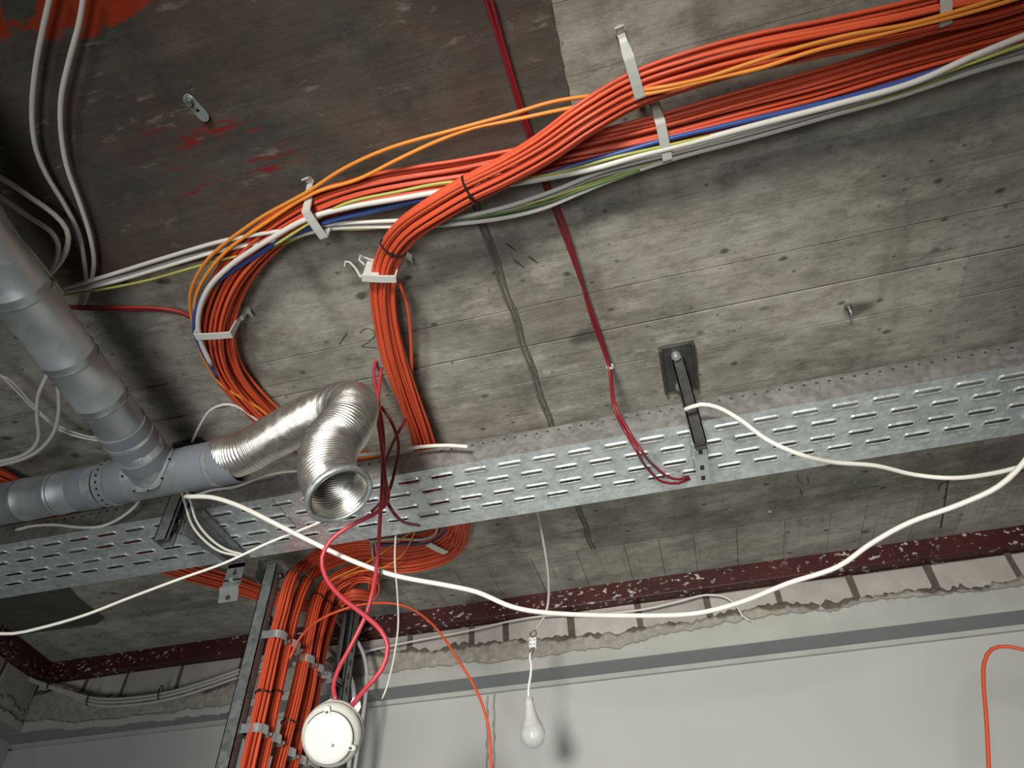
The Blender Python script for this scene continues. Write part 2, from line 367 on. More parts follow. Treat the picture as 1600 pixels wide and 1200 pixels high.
# walls in local strips: s along the wall, t out from brick face, z absolute
def wall_frame(side):
    if side == 'back': return lambda s, t, z: np.array([C0[0]+s, WY-t, z])
    return lambda s, t, z: np.array([C0[0]+LE[0]*s+LN[0]*(t-.045), C0[1]+LE[1]*s+LN[1]*(t-.045), z])
ZB = CAMZ+1.135                              # underside of the steel beam
ZS = CAMZ+.940                               # soffit under the plaster band
def slabwall(fr, s0, s1, t0, t1, z0, z1):
    g = G(); P = [fr(s, t, z) for s in (s0, s1) for t in (t0, t1) for z in (z0, z1)]
    return g.add(P, [(0, 1, 3, 2), (4, 6, 7, 5), (0, 4, 5, 1), (2, 3, 7, 6), (0, 2, 6, 4), (1, 5, 7, 3)])
def ragtop(fr, path, z0, t0, t1, seed, jag=.006):
    """sheet with ragged top edge and uneven thickness: path = [(s, z)]"""
    R = random.Random(seed); S = []
    for (a, za), (b, zb) in zip(path, path[1:]):
        k = max(1, int(abs(b-a)/.011))
        for j in range(k): S.append((a+(b-a)*j/k, za+(zb-za)*j/k))
    S.append(path[-1]); vs = []; fs = []; w = 0
    for i, (s, z) in enumerate(S):
        w = .75*w+(R.random()-.5)*jag*1.3; zz = z+w+(R.random()-.5)*jag*.5
        q = (R.random()-.5)*.004
        vs += [fr(s, t0, zz+.004), fr(s, t0+(t1-t0)*.45+q, zz), fr(s, t1+q*.6, zz-.010+q), fr(s, t1, zz-.035), fr(s, t1, z0)]
    n = len(S)
    fs = [(i*5+j, i*5+j+1, (i+1)*5+j+1, (i+1)*5+j) for i in range(n-1) for j in range(4)]
    return G().add(vs, fs)
fb = wall_frame('back'); fl = wall_frame('left')
SB = 1.95-C0[0]
wb = thing('wall_back', (0, WY, 0), 'white plastered wall with exposed brick course under a red beam', None, kind='structure')
mk('lower_wall', slabwall(fb, -.7, SB, -.25, -.105, 0, ZS+.06), MPLAST, wb, label='smooth white wall surface')
mk('brick_backing', slabwall(fb, -.5, SB, -.20, -.006, ZS+.005, CE), MMORTD, wb)
mk('soffit', slabwall(fb, -.6, SB, -.30, .016, ZS, ZS+.012), MSOF, wb, label='grey underside of the plaster band')
mk('edge_strip', slabwall(fb, -.2, SB, -.107, -.090, ZS-.016, ZS+.002), MPLU, wb, label='thin pale strip under the soffit')
wl = thing('wall_left', (C0[0], C0[1], 0), 'plastered left wall running off the frame with rough top', None, kind='structure')
mk('lower_wall', slabwall(fl, -.45, 3.6, -.25, -.105, 0, ZS+.06), MPLAST, wl)
mk('brick_backing', slabwall(fl, -.3, 3.6, -.20, -.006, ZS+.005, CE), MMORTD, wl)
mk('soffit', slabwall(fl, -.5, 3.6, -.30, .016, ZS+.0008, ZS+.012), MSOF, wl)
mk('edge_strip', slabwall(fl, -.2, 3.6, -.107, -.090, ZS-.016, ZS+.002), MPLU, wl)
# bricks of the back wall between the joints seen in the photograph
js = [cy(u, v, WY)[0]-C0[0] for u, v in ((130, 1075), (195, 1064), (283, 1045), (378, 1030), (455, 1020), (548, 1012), (640, 1000), (737, 992), (790, 985), (892, 972), (997, 958), (1105, 945), (1215, 930), (1332, 915), (1455, 898), (1582, 880))]
js = [js[0]-.24]+js+[js[-1]+.24, js[-1]+.48]
def brick(fr, a, b_, par, z0, z1):
    g = slabwall(fr, a, b_, -.05, .0, z0, z1); R = .0025
    g.v = [tuple(np.array(p)+np.array([(rnd()-.5)*R*2, (rnd()-.5)*R, (rnd()-.5)*R*2])) for p in g.v]
    mk('brick', g, MBRICK, par, bevel=.003)
for a, b_ in zip(js, js[1:]): brick(fb, a+.009+.003*rnd(), b_-.008-.003*rnd(), wb, ZS+.07, ZB-.003)
for k in range(7): brick(fl, -.04+k*.235, -.04+k*.235+.215, wl, ZS+.07, ZB-.003)
def edge_path(pix, y): return [(cy(u, v, y)[0]-C0[0], cy(u, v, y)[2]) for u, v in pix]
mort = [(10, 1092), (60, 1084), (100, 1078), (160, 1085), (230, 1090), (330, 1075), (390, 1052), (480, 1035), (575, 1025), (640, 1018), (720, 1010), (800, 1003), (862, 996), (975, 987), (1040, 975), (1117, 965), (1230, 945), (1300, 945), (1373, 930), (1478, 917), (1530, 915), (1583, 905), (1680, 893)]
plas = [(-20, 1135), (20, 1126), (60, 1120), (120, 1125), (200, 1118), (290, 1105), (350, 1098), (420, 1085), (500, 1065), (590, 1048), (650, 1040), (720, 1032), (805, 1028), (847, 1022), (904, 1014), (975, 1006), (1032, 990), (1117, 974), (1233, 953), (1296, 951), (1373, 934), (1478, 925), (1583, 910), (1680, 898)]
mk('mortar_edge', ragtop(fb, edge_path(mort, WY-.008), ZS, -.004, .009, 3, .009), MMORT, wb, label='crumbling mortar below the bricks')
mk('crumb_line', ragtop(fb, [(a_, z_+.007) for a_, z_ in edge_path(mort, WY-.008)], ZS, -.004, .004, 31, .013), MMORTD, wb, label='dark crumbly gap line under the bricks')
mk('plaster_band', ragtop(fb, edge_path(plas, WY-.02), ZS, .0, .02, 5, .006), MPLU, wb, label='rough-edged band of pale plaster')
mk('mortar_edge', ragtop(fl, [(-.08, CAMZ+1.03), (.15, CAMZ+1.02), (.3, CAMZ+1.03), (.6, CAMZ+1.02), (1.5, CAMZ+1.02), (3.5, CAMZ+1.03)], ZS, -.004, .009, 8, .012), MMORT, wl)
mk('plaster_band', ragtop(fl, [(-.08, CAMZ+.975), (.12, CAMZ+.985), (.25, CAMZ+.975), (.5, CAMZ+.985), (1.5, CAMZ+.98), (3.5, CAMZ+.98)], ZS, .0, .02, 9, .006), MPLU, wl)
# vertical wall joint
zt = ZS-.02
g = G()
for k in (-1, 1):
    P = [np.array([cy(767, 1075, WY+.105)[0]+k*(.012+.002*math.sin(i*1.9+k)), WY+.105-.0015, zt-i*.02]) for i in range(80)]
    g.ribbon(P, (1, 0, 0), [.006+.003*math.sin(i*2.7+k)+.001*rnd() for i in range(80)], .004)
mk('wall_joint', g, MMORT, wb, label='crumbly vertical joint line in the white wall')
# steel beams
mk('trim_1', slabwall(fb, -.03, SB, -.06, .045, ZB, CE+.01), MBEAM, None, kind='structure', label='oxide red steel beam flecked with plaster along the back wall', bevel=.003)
mk('trim_2', slabwall(fl, -.0, 3.6, -.06, .045, ZB, CE+.01), MBEAM, None, kind='structure', label='dark red steel beam with plaster spatters along the left wall', bevel=.003)
# closed room behind the camera
mk('floor', G().box((-.5, .2, -.05), (2.7, 2.6, .05)), MFLOOR, None, kind='structure', label='bare screed floor')
mk('wall_right', G().box((2.0, .2, CE/2), (.05, 2.45, CE/2)), MPLAST, None, kind='structure', label='plain white wall on the right')
mk('wall_front', G().box((-.4, -2.2, CE/2), (2.45, .05, CE/2)), MPLAST, None, kind='structure', label='plain white wall behind the viewer')

# ------------------------------------------------------------------ cable tray
TX0, TX1, TY0, TY1, TZ = -2.2, 1.25, 1.255, 1.505, CAMZ+1.019
tray = thing('cable_tray', (-.4, 1.38, TZ), 'long galvanised steel cable tray with rows of slots under the ceiling', 'cable tray')
def slot_ring(cx_, cy_, hl, hw, n=6):
    p = []
    for k in range(n+1):
        a = -PI/2+PI*k/n; p.append((cx_+hl-hw+hw*math.cos(a), cy_+hw*math.sin(a)))
    for k in range(n+1):
        a = PI/2+PI*k/n; p.append((cx_-hl+hw+hw*math.cos(a), cy_+hw*math.sin(a)))
    return p
def perforated(x0, x1, rws, pitch, hl, hw, emb, mapf, rim=.0062):
    """rws=[(ya,yb,ycentre,phase)]; mapf(x,y,h)->world, h is depth of emboss"""
    g = G()
    for (ya, yb, yc, ph) in rws:
        k0 = math.floor((x0-ph)/pitch)+1; k1 = math.ceil((x1-ph)/pitch)-1
        xs = x0
        for k in range(k0, k1+1):
            c = ph+k*pitch; xa = c-pitch/2; xb = c+pitch/2
            if xa < x0-1e-6 or xb > x1+1e-6: continue
            rings = [slot_ring(c, yc, hl+rim, hw+rim), slot_ring(c, yc, hl+rim*.55, hw+rim*.55), slot_ring(c, yc, hl, hw), slot_ring(c, yc, hl-.0003, hw-.0003)]
            hs = [0, emb, emb*.7, emb*.7+.0010]
            n = len(rings[0]); q = n//2; e = hl-hw
            def side(sg):
                return [(c+sg*e, ya), (c+sg*pitch/2, ya)]+[(c+sg*pitch/2, ya+(yb-ya)*j/(q-3)) for j in range(1, q-3)]+[(c+sg*pitch/2, yb), (c+sg*e, yb)]
            outer = side(1)+side(-1)[::-1]
            vs = [mapf(px, py, 0) for px, py in outer]
            for r_, h_ in zip(rings, hs): vs += [mapf(px, py, h_) for px, py in r_]
            m = 5; fs = [(i*n+j, i*n+(j+1) % n, (i+1)*n+(j+1) % n, (i+1)*n+j) for i in range(m-1) for j in range(n)]
            g.add(vs, fs)
            if k == k0 or xs == x0: first = xa; xs = xa+1
            last = xb
        for a, b in ((x0, first), (last, x1)):
            if b-a > 1e-5: g.add([mapf(a, ya, 0), mapf(b, ya, 0), mapf(b, yb, 0), mapf(a, yb, 0)], [(0, 1, 2, 3)])
    return g
PIT = .0853
rws = [(1.2555, 1.313, 1.289, -.235), (1.313, 1.365, 1.338, -.192), (1.365, 1.417, 1.394, -.192), (1.417, TY1, 1.440, -.235)]
g = perforated(TX0, TX1, rws, PIT, .0275, .0052, -.0030, lambda x, y, h: np.array([x, y, TZ+h]))
mk('tray_base', g, MTRAY, tray, label='bright slotted base of the tray')
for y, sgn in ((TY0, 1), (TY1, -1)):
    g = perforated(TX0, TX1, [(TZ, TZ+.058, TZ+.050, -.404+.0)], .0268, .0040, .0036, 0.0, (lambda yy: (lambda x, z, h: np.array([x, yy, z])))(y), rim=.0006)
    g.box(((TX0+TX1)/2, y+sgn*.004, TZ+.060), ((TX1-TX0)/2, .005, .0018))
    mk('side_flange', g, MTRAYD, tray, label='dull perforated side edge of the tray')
g = G()
for xx in (-.93, .93): mk('joint_seam', G().box((xx, (TY0+TY1)/2, TZ-.0012), (.0008, .118, .0012)), MSTEEL, tray)

# ------------------------------------------------------------------ support brackets
def cprofile(p0, p1, open_dir, wdt, dep, th=.0025):
    """C channel from p0 to p1, open towards open_dir"""
    ax = nrm(np.array(p1)-np.array(p0)); od = nrm(np.array(open_dir)-ax*(np.array(open_dir)@ax)); sd = np.cross(ax, od)
    L = np.linalg.norm(np.array(p1)-np.array(p0)); c = (np.array(p0)+np.array(p1))/2; g = G(); A = (ax, od, sd)
    g.box(c-od*(dep/2-th/2), (L/2, th/2, wdt/2), A)
    for k in (-1, 1):
        g.box(c+sd*k*(wdt/2-th/2), (L/2, dep/2, th/2), A)
        g.box(c+od*(dep/2-th/2)+sd*k*(wdt/2-.005), (L/2, th/2, .005), A)
    return g
def bracket(xp, base_label, zb, pw, pm, name='tray_bracket'):
    r = thing(name, (xp, 1.22, CE), base_label, 'bracket')
    mk('post', cprofile((xp, 1.228, CE-.004), (xp, 1.228, zb), (1, 0, 0), pw, pw), pm, r)
    g = G(); g.box((xp, 1.253, CE-.005), (.036, .078, .0045))
    for k in (-1, 1): g.box((xp+k*.038, 1.253, CE-.009), (.004, .078, .008))
    mk('ceiling_plate', g, MBLKS, r, bevel=.0015)
    for dy in (-.05, .06): mk('bolt', G().lathe([(0, -.016), (.006, -.016), (.006, -.010), (.011, -.010), (.011, -.001)], (xp-.004, 1.253+dy, CE-.009), (0, 0, 1), 12), MSTEEL2, r)
    return r
bR = bracket(cz(1063, 576)[0]-.004, 'black ceiling bracket and post holding the tray beside the red cables', CAMZ+.93, .027, MBLKS)
xr = ORG[bR][0]
g = G()
for k in (-1, 1):
    g.prism([(xr+k*.014, 1.235, CAMZ+.985), (xr+k*.014, 1.235, CAMZ+.925), (xr+k*.014, 1.385, CAMZ+.985), (xr+k*.014, 1.40, CAMZ+1.002), (xr+k*.014, 1.30, CAMZ+1.012)], (.0022, 0, 0))
g.box((xr, 1.305, CAMZ+.945), (.0145, .075, .0012)); g.box((xr, 1.30, CAMZ+.998), (.014, .065, .0015))
mk('arm', g, MSTEEL2, bR, label='bright galvanised support arm')
for yy in (1.262, 1.325, 1.365): mk('arm_slot', G().box((xr, yy, CAMZ+.9435), (.0045, .012 if yy < 1.3 else .008, .0006)), MBLK, bR)
bL = bracket(-1.178, 'dark slotted bracket post under the left end of the tray', CAMZ+.915, .034, MSTEEL)
xl = -1.178
gx = G()
for z in (CAMZ+.955, CAMZ+.995): gx.box((xl+.0175, 1.228, z), (.001, .007, .012))
mk('slot', gx, MBLK, bL)
g = G()
a0 = np.array([xl+.03, 1.245, CAMZ+1.0]); a1 = np.array([xl+.020, 1.49, CAMZ+1.0])
g.prism([a0+(0, 0, .012), a0+(0, 0, -.055), a1+(0, -.03, -.022), a1+(0, 0, .012)], (.003, 0, 0))
g.prism([a0+(0, 0, .010), a1+(0, 0, .010), a1+(.034, 0, .010), a0+(.034, 0, .010)], (0, 0, .003))
g.prism([a0+(.034, 0, .012), a0+(.034, 0, -.006), a1+(.034, 0, -.006), a1+(.034, 0, .012)], (.003, 0, 0))
g.prism([a0+(.003, 0, -.055), a1+(.003, -.03, -.022), a1+(.014, -.03, -.022), a0+(.014, 0, -.055)], (0, 0, .0025))
mk('arm', g, MSTEEL, bL, label='grey triangular support arm')
# end plate with keyhole, bright bent foot
e0 = a1+np.array([.012, -.012, .0])
g = G()
hole = slot_ring(0, 0, .010, .005); hole = [(p[1], p[0]) for p in hole]
out = []
for (px, pz) in hole:
    t = min(.027/abs(px) if abs(px) > 1e-6 else 1e9, .026/abs(pz) if abs(pz) > 1e-6 else 1e9); out.append((px*t, pz*t))
n = len(hole); vs = [e0+np.array([px, 0, pz-.035]) for px, pz in out]+[e0+np.array([px, 0, pz-.035]) for px, pz in hole]
g.add(vs, [(j, (j+1) % n, n+(j+1) % n, n+j) for j in range(n)])
g.box(e0+np.array([0, .001, -.014]), (.027, .001, .008)); g.box(e0+np.array([0, .001, -.067]), (.027, .001, .010))
mk('end_plate', g, MSTEEL, bL, label='dark end plate with keyhole')
g = G(); P = [e0+np.array([0, -.001, -.076]), e0+np.array([0, -.005, -.081]), e0+np.array([0, -.006, -.086]), e0+np.array([0, .000, -.094]), e0+np.array([0, .006, -.120])]
g.ribbon(P, (1, 0, 0), .056, .0025)
mk('bent_foot', g, MSTEEL2, bL, label='shiny bent foot with a screw hole')
mk('bolt', G().lathe([(0, .002), (.007, .002), (.007, 0)], e0+np.array([0, .001, -.110]), (0, -1, 0), 12), MJOINT, bL)
mk('bolt', G().lathe([(0, .004), (.006, .003), (.006, 0)], e0+np.array([-.004, -.001, -.058]), (0, -1, 0), 12), MSTEEL2, bL)

# ------------------------------------------------------------------ ducts
DZ = CAMZ+.978; DR = .050
def seam_tube(p0, p1, r, n=32, seams=(), bead=.002):
    p0 = np.array(p0); p1 = np.array(p1); L = np.linalg.norm(p1-p0); ax = (p1-p0)/L
    prof = [(r, 0)]
    for s in seams: prof += [(r, s-.003), (r+bead, s-.001), (r+bead, s+.001), (r, s+.003)]
    prof.append((r, L)); return G().lathe(prof, p0, ax, n)
hd0 = cz(-260, 842, H-(DZ-CAMZ)); hd0[1] = 1.052; hy = 1.052
def hx(u, v): return cy(u, v, hy)[0]
duct = thing('air_duct', (hx(240, 735), hy, DZ), 'galvanised round duct tee with branch, taped joints and riveted collar', 'duct')
xa = hx(0, 790)
mk('main_pipe', seam_tube((xa-.5, hy, DZ), (hx(165, 757), hy, DZ), DR, 40, [.2, .42, .5+.075, .5+.165]), MDUCT, duct, smooth=True, label='long spiral-seamed pipe to the left')
T0, T1 = hx(212, 748), hx(305, 728)
mk('tee_body', seam_tube((T0-.03, hy, DZ), (T1+.05, hy, DZ), DR+.001, 40), MDUCT, duct, smooth=True)
def band(xa_, xb_, m, lab, bump=.0025, name='tape'):
    return mk(name, G().lathe([(DR, 0), (DR+bump, .001), (DR+bump, xb_-xa_-.001), (DR, xb_-xa_)], (xa_, hy, DZ), (1, 0, 0), 40), m, duct, smooth=False, label=lab)
band(hx(126, 765), hx(150, 760), MTAPE, 'grey tape ring'); band(hx(185, 753), hx(212, 748), MTAPE, 'grey tape ring')
band(hx(168, 757), hx(185, 753), MDUCT, 'riveted collar ring', .004, 'collar')
for k in range(22):
    a = 2*PI*k/22; n_ = np.array([0, math.cos(a), math.sin(a)]); p = np.array([hx(177, 755), hy, DZ])+n_*(DR+.004)
    mk('collar_hole', G().lathe([(0, .0008), (.003, .0008), (.003, 0)], p, n_, 8), MBLK, duct)
band(hx(297, 730), hx(336, 722), MTAPE, 'grey tape ring'); band(hx(336, 722), hx(344, 720), MSTEEL2, 'bare metal ring', .0026, 'bare_ring'); band(hx(344, 720), hx(375, 714), MTAPE, 'grey tape ring')
b0 = np.array([hx(250, 733), hy, DZ]); b1 = cz(60, 492, H-(DZ-CAMZ)+.0); bdir = nrm(np.array([b1[0]-b0[0], b1[1]-b0[1], 0]))
bL_ = 1.1
mk('branch_pipe', seam_tube(b0+bdir*.02, b0+bdir*bL_, DR, 40, [.27-.02, .37, .53, .70, .88]), MDUCT, duct, smooth=True, label='spiral-seamed branch pipe toward the upper left')
def bband(a, b_, m, bump=.0025, name='tape', lab='grey tape ring'):
    mk(name, G().lathe([(DR, a), (DR+bump, a+.001), (DR+bump, b_-.001), (DR, b_)], b0, bdir, 40), m, duct, label=lab)
for q in (.25, .37, .53, .70, .88):
    mk('seam', G().lathe([(DR-.001, q), (DR+.0012, q+.0005), (DR+.0012, q+.0025), (DR-.001, q+.003)], b0, bdir, 40), MSTEEL, duct)
for u_, v_ in ((95, 772), (36, 783), (-40, 795)):
    q = hx(u_, v_); mk('seam', G().lathe([(DR-.001, 0), (DR+.0012, .0005), (DR+.0012, .0025), (DR-.001, .003)], (q, hy, DZ), (1, 0, 0), 40), MSTEEL, duct)
bband(.150, .180, MTAPE); bband(.112, .140, MTAPE); bband(.140, .150, MSTEEL2, .0027, 'bare_ring', 'bare metal ring'); bband(.056, .092, MTAPE)
bband(.092, .112, MSTEEL2, .001, 'bare_ring', 'bare metal ring')
# saddle flange around the branch
g = G(); n = 40; vs = []; side = np.cross(bdir, (0, 0, 1))
for rr in (DR+.001, DR+.011):
    for k in range(n):
        a = 2*PI*k/n; q = side*math.cos(a)*rr; zz = math.sin(a)*rr
        # on the surface of the main pipe
        yy = math.sqrt(max(0, (DR+.0035)**2-min(abs(zz), DR)**2)); base = b0+q*1.0; s_ = (-yy-(base[1]-hy))/bdir[1]
        vs.append(base+bdir*s_+np.array([0, 0, zz]))
g.add(vs, [(j, (j+1) % n, n+(j+1) % n, n+j) for j in range(n)])
mk('saddle', g, MDUCT, duct, smooth=True)
for k in range(10):
    a = 2*PI*k/10+.2; q = vs[n+int(a/(2*PI)*n) % n]
    mk('rivet', G().lathe([(0, .002), (.002, .0018), (.003, 0)], q+np.array([0, -.001, -.0005]), (0, -.6, -.8), 8), MBLK, duct)
# flexible hose
FP = T([(345, 718, 'y', 1.052), (385, 706, 'd', 1.66), (430, 681, 'd', 1.63), (480, 654, 'd', 1.57), (525, 636, 'd', 1.49), (551, 636, 'd', 1.39), (543, 662, 'd', 1.32), (517, 698, 'd', 1.27), (512, 738, 'd', 1.215), (531, 774, 'd', 1.17)], 'd')
C = spline(FP, .002)
seg = np.r_[0, np.cumsum(np.linalg.norm(np.diff(C, axis=0), axis=1))]; Lf = seg[-1]; m_ = int(Lf/.0012)
ss = np.linspace(0, Lf, m_); C = np.array([np.interp(ss, seg, C[:, k]) for k in range(3)]).T
for _ in range(14): C[1:-1] = (C[:-2]+C[1:-1]*2+C[2:])/4
rad = .0480+.0017*np.cos(ss/.0062*2*PI)+.0006*np.cos(ss*31)
flex = thing('flexible_duct', C[0], 'shiny corrugated aluminium flexible duct bent down with open end', 'duct')
mk('hose', G().tube(C, rad, 40, caps=False), MFLEX, flex, smooth=True)
ax = nrm(C[-1]-C[-8])
mk('end_rim', G().lathe([(.049, -.008), (.0525, -.010), (.0565, -.006), (.0560, .001), (.053, .003), (.049, .001)], C[-1], ax, 40, closed=True), MRIM, flex, smooth=True, label='dull grey rolled rim around the opening')

# ------------------------------------------------------------------ cables
def cable(name, pts, r, m, label, cat='cable', group=None, step=.015, n=8):
    P = spline(pts, step)
    return mk(name, G().tube(P, r, n), m, None, smooth=True, label=label, cat=cat, group=group)
def bundle(name, pts, n, rad, label, flat=.62, seed=1, sr=.0038, twist=1.2, mats=None, ties=(), group=None, loose=.0):
    R = random.Random(seed); P = spline(pts, .022); m = len(P)
    rv = np.interp(np.linspace(0, 1, m), np.linspace(0, 1, len(rad)), rad) if not np.isscalar(rad) else np.full(m, rad)
    N, B = frames(P); Ns = []; Bs = []
    for i in range(m):                      # keep the wide axis level where the run is level
        t = nrm(P[min(i+1, m-1)]-P[max(i-1, 0)]); hz = np.cross(t, (0, 0, 1.)); w_ = np.linalg.norm(hz)
        a = hz if w_ > .35 else (Ns[-1] if Ns else N[i]); a = nrm(a-t*(a@t))
        if Ns and a@Ns[-1] < 0: a = -a
        if Ns: a = nrm(a*.5+Ns[-1]*.5); a = nrm(a-t*(a@t))
        Ns.append(a); Bs.append(np.cross(t, a))
    root = thing(name, P[m//2], label, 'cable bundle', group)
    s = np.linspace(0, 1, m)*m*.022
    for k in range(n):
        q = math.sqrt((k+.5)/n); th = k*2.39996
        ph = R.random()*6.28; ph2 = R.random()*6.28; tw = (R.random()-.5)*twist*.4; am = loose*(R.random()-.2)
        pts_ = []
        for i in range(m):
            w1 = q+.05*math.sin(s[i]*5+ph)+am*math.sin(PI*i/m)**2; a = th+.16*math.sin(s[i]*4+ph2)+tw*s[i]+twist*.5*s[i]
            pts_.append(P[i]+(Ns[i]*math.cos(a)*rv[i]+Bs[i]*math.sin(a)*rv[i]*flat)*w1)
        mm = mats[k % len(mats)] if mats else MORS[R.choice([0, 0, 1, 1, 2])]
        mk('cable', G().tube(pts_, sr, 6), mm, root, smooth=True)
    for (t0, kk) in ties:
        i = min(range(m), key=lambda j: np.linalg.norm(P[j]-t0)); t = nrm(P[min(i+1, m-1)]-P[max(i-1, 0)])
        g = G(); ring = [P[i]+(Ns[i]*math.cos(a)+Bs[i]*math.sin(a)*flat)*(rv[i]*(kk-.10)+sr*.9)+Bs[i]*math.sin(a)*.003 for a in np.linspace(0, 2*PI, 26)]
        ring = [p+t*.004*math.sin(j) *0 for j, p in enumerate(ring)]
        g.tube(ring, .0021, 6, caps=False)
        hb = min(ring, key=lambda p: p[2]); g.box(hb, (.0035, .0035, .003)); mk('cable_tie', g, MBLK, root, label='black cable tie')
    return root, P
B1pts = T([(1660, -35, 0.062), (1540, 2, 0.062), (1478, 15, 0.062), (1400, 35, 0.062), (1290, 60, 0.062), (1180, 84, 0.062), (1080, 112, 0.062), (992, 143, 0.064), (920, 185, 0.087), (850, 235, 0.096), (780, 275, 0.096), (735, 297, 0.096), (680, 330, 0.096), (635, 362, 0.082), (608, 400, 0.062), (598, 445, 0.062), (602, 500, 0.062), (615, 560, 0.062), (635, 620, 0.058), (652, 665, 0.058), (668, 710, 0.058), (695, 765, 0.058)], 'z', .058)
bundle('orange_cable_bundle', B1pts, 24, [.030, .030, .028, .030, .028, .025, .024, .022, .022, .027, .031, .035, .028], 'upper orange cable bundle crossing over the other and bending down at the open clip', seed=2, ties=[(cz(743, 288, .058), 1.12), (cz(620, 378, .058), 1.12)], twist=2.0, loose=.5)
B2pts = T([(1680, 15), (1600, 42), (1500, 70), (1400, 98), (1280, 135), (1160, 168), (1040, 202), (960, 222), (880, 240), (790, 258), (720, 272), (640, 285), (560, 302), (490, 328), (420, 372), (370, 425), (345, 480), (340, 530), (355, 580), (395, 630), (440, 668), (520, 705), (640, 750), (700, 780)], 'z', .040)
bundle('orange_cable_bundle', B2pts, 30, [.028, .028, .032, .032, .030, .028, .026, .027, .032, .036, .037, .040, .036, .033], 'lower orange cable bundle sweeping left in a wide curve down to the flexible duct', seed=5, twist=1.0, loose=.35)
LFp = T([(-120, 715), (-40, 735), (20, 760), (80, 800), (150, 838), (225, 872), (290, 893), (370, 915), (440, 938), (510, 948), (565, 940)], 'z', .05)
bundle('orange_cable_bundle', LFp, 20, [.045, .04, .04, .042, .04, .035, .03], 'orange cable bundle coming from the left under the tray to the ladder', seed=8, flat=.5, twist=.6)
# rack bundles
XR = -1.065
rk = [
 ('left of the pair in front clamps', [(455, 905), (441, 955), (426, 1013), (411, 1083), (390, 1177), (372, 1260), (350, 1350)], [(700, 780), (702, 815), (680, 838), (620, 850), (560, 848), (515, 860), (482, 878)], .0172, 17, 11),
 ('right of the pair in front clamps', [(475, 915), (460, 955), (446, 1013), (431, 1083), (411, 1177), (392, 1260), (372, 1350)], [(708, 780), (712, 815), (695, 845), (630, 862), (570, 862), (530, 872), (500, 888)], .0172, 17, 12),
 ('left of three in the rear clamps', [(505, 918), (489, 955), (477, 1013), (465, 1071), (451, 1130), (435, 1190), (415, 1270), (395, 1350)], [(714, 775), (719, 818), (703, 855), (650, 874), (590, 880), (540, 895)], .0178, 17, 13),
 ('middle of three in the rear clamps', [(522, 922), (506, 955), (491, 1013), (483, 1071), (470, 1130), (457, 1190), (437, 1270), (417, 1350)], [(716, 770), (723, 815), (708, 862), (655, 884), (600, 890), (555, 902)], .0160, 15, 14),
]
def band_mid(a, b, n=2):
    return [a+(b-a)*(k+1)/(n+1) for k in range(n)]
RB = []
for lab, lo, hi, rr, n_, sd in rk:
    lower = T(lo, 'x', XR)
    xs0 = cz(*hi[-1], .06)
    upper = T(hi, 'z', .06)
    # blend the last ceiling points down toward the ladder plane
    P_ = upper+lower
    RB.append((P_, rr, n_, sd, lab, lo))
for P_, rr, n_, sd, lab, lo in RB:
    t1 = cx(*{11: (459, 895), 12: (481, 905), 13: (497, 938), 14: (511, 945)}[sd], XR)
    t2 = cx(*{11: (409, 1078), 12: (429, 1088), 13: (450, 1128), 14: (468, 1138)}[sd], XR)
    bundle('orange_cable_bundle', P_, n_, [rr*1.6, rr*1.5, rr*1.25, rr, rr, rr, rr], 'orange bundle down the ladder, '+lab, flat=.85, seed=sd, twist=1.0, ties=[(t1, 1.06), (t2, 1.06)], sr=.0033)
P5 = T([(530, 932, 'z', .06), (560, 903, 'z', .07), (583, 905, 'z', .08), (580, 930, 'z', .09), (552, 928, 'z', .11), (528, 945, 'x', XR-.01), (514, 980, 'x', XR-.01), (503, 1020, 'x', XR-.01), (494, 1075, 'x', XR-.01), (485, 1130, 'x', XR-.01), (473, 1190, 'x', XR-.01), (455, 1270, 'x', XR-.01)])
bundle('orange_cable_bundle', P5, 11, [.013, .020, .020, .016, .013, .012, .012], 'small orange cable bundle coiling at the ladder head, right bundle of the rear three', flat=.9, seed=15, ties=[(cx(527, 962, XR-.01), 1.2)], sr=.0033)

# coloured cables running with the bundles
def run(name, pts, drop, r, m, label): return cable(name, T(pts, 'z', drop), r, m, label)
run('yellow_cable', [(560, 850), (420, 650), (345, 600), (318, 560), (305, 520), (297, 480), (299, 452), (325, 405), (400, 345), (480, 300), (540, 262), (610, 231), (720, 200), (800, 178), (860, 160), (905, 152), (960, 146), (1030, 137, .088), (1100, 122, .088), (1180, 96, .088), (1250, 74, .088), (1330, 54, .088), (1420, 38, .088), (1500, 16, .088), (1600, -15, .088)], .058, .0036, MYEL, 'yellow-orange cable on the outer edge of the sweep, upper of the two arching free')
run('yellow_cable', [(326, 560), (311, 520), (304, 480), (312, 448), (350, 396), (420, 345), (490, 302), (560, 280), (620, 250), (680, 222), (740, 200), (800, 188), (880, 171), (940, 160), (1030, 143, .088), (1110, 124, .088), (1190, 106, .088), (1270, 80, .088), (1360, 58, .088), (1440, 38, .088), (1520, 18, .088), (1620, -12, .088)], .058, .0036, MYEL, 'yellow-orange cable inside its neighbour, lower of the two arching free')
run('grey_cable', [(330, 570), (313, 530), (310, 495), (325, 452), (360, 415), (420, 375), (480, 342), (540, 325), (620, 311), (700, 298), (800, 287), (860, 277), (930, 263), (1000, 243), (1060, 228), (1180, 196), (1300, 165), (1430, 128), (1520, 88), (1640, 40)], .070, .0055, MWH, 'thick grey cable following the inside of the orange sweep')
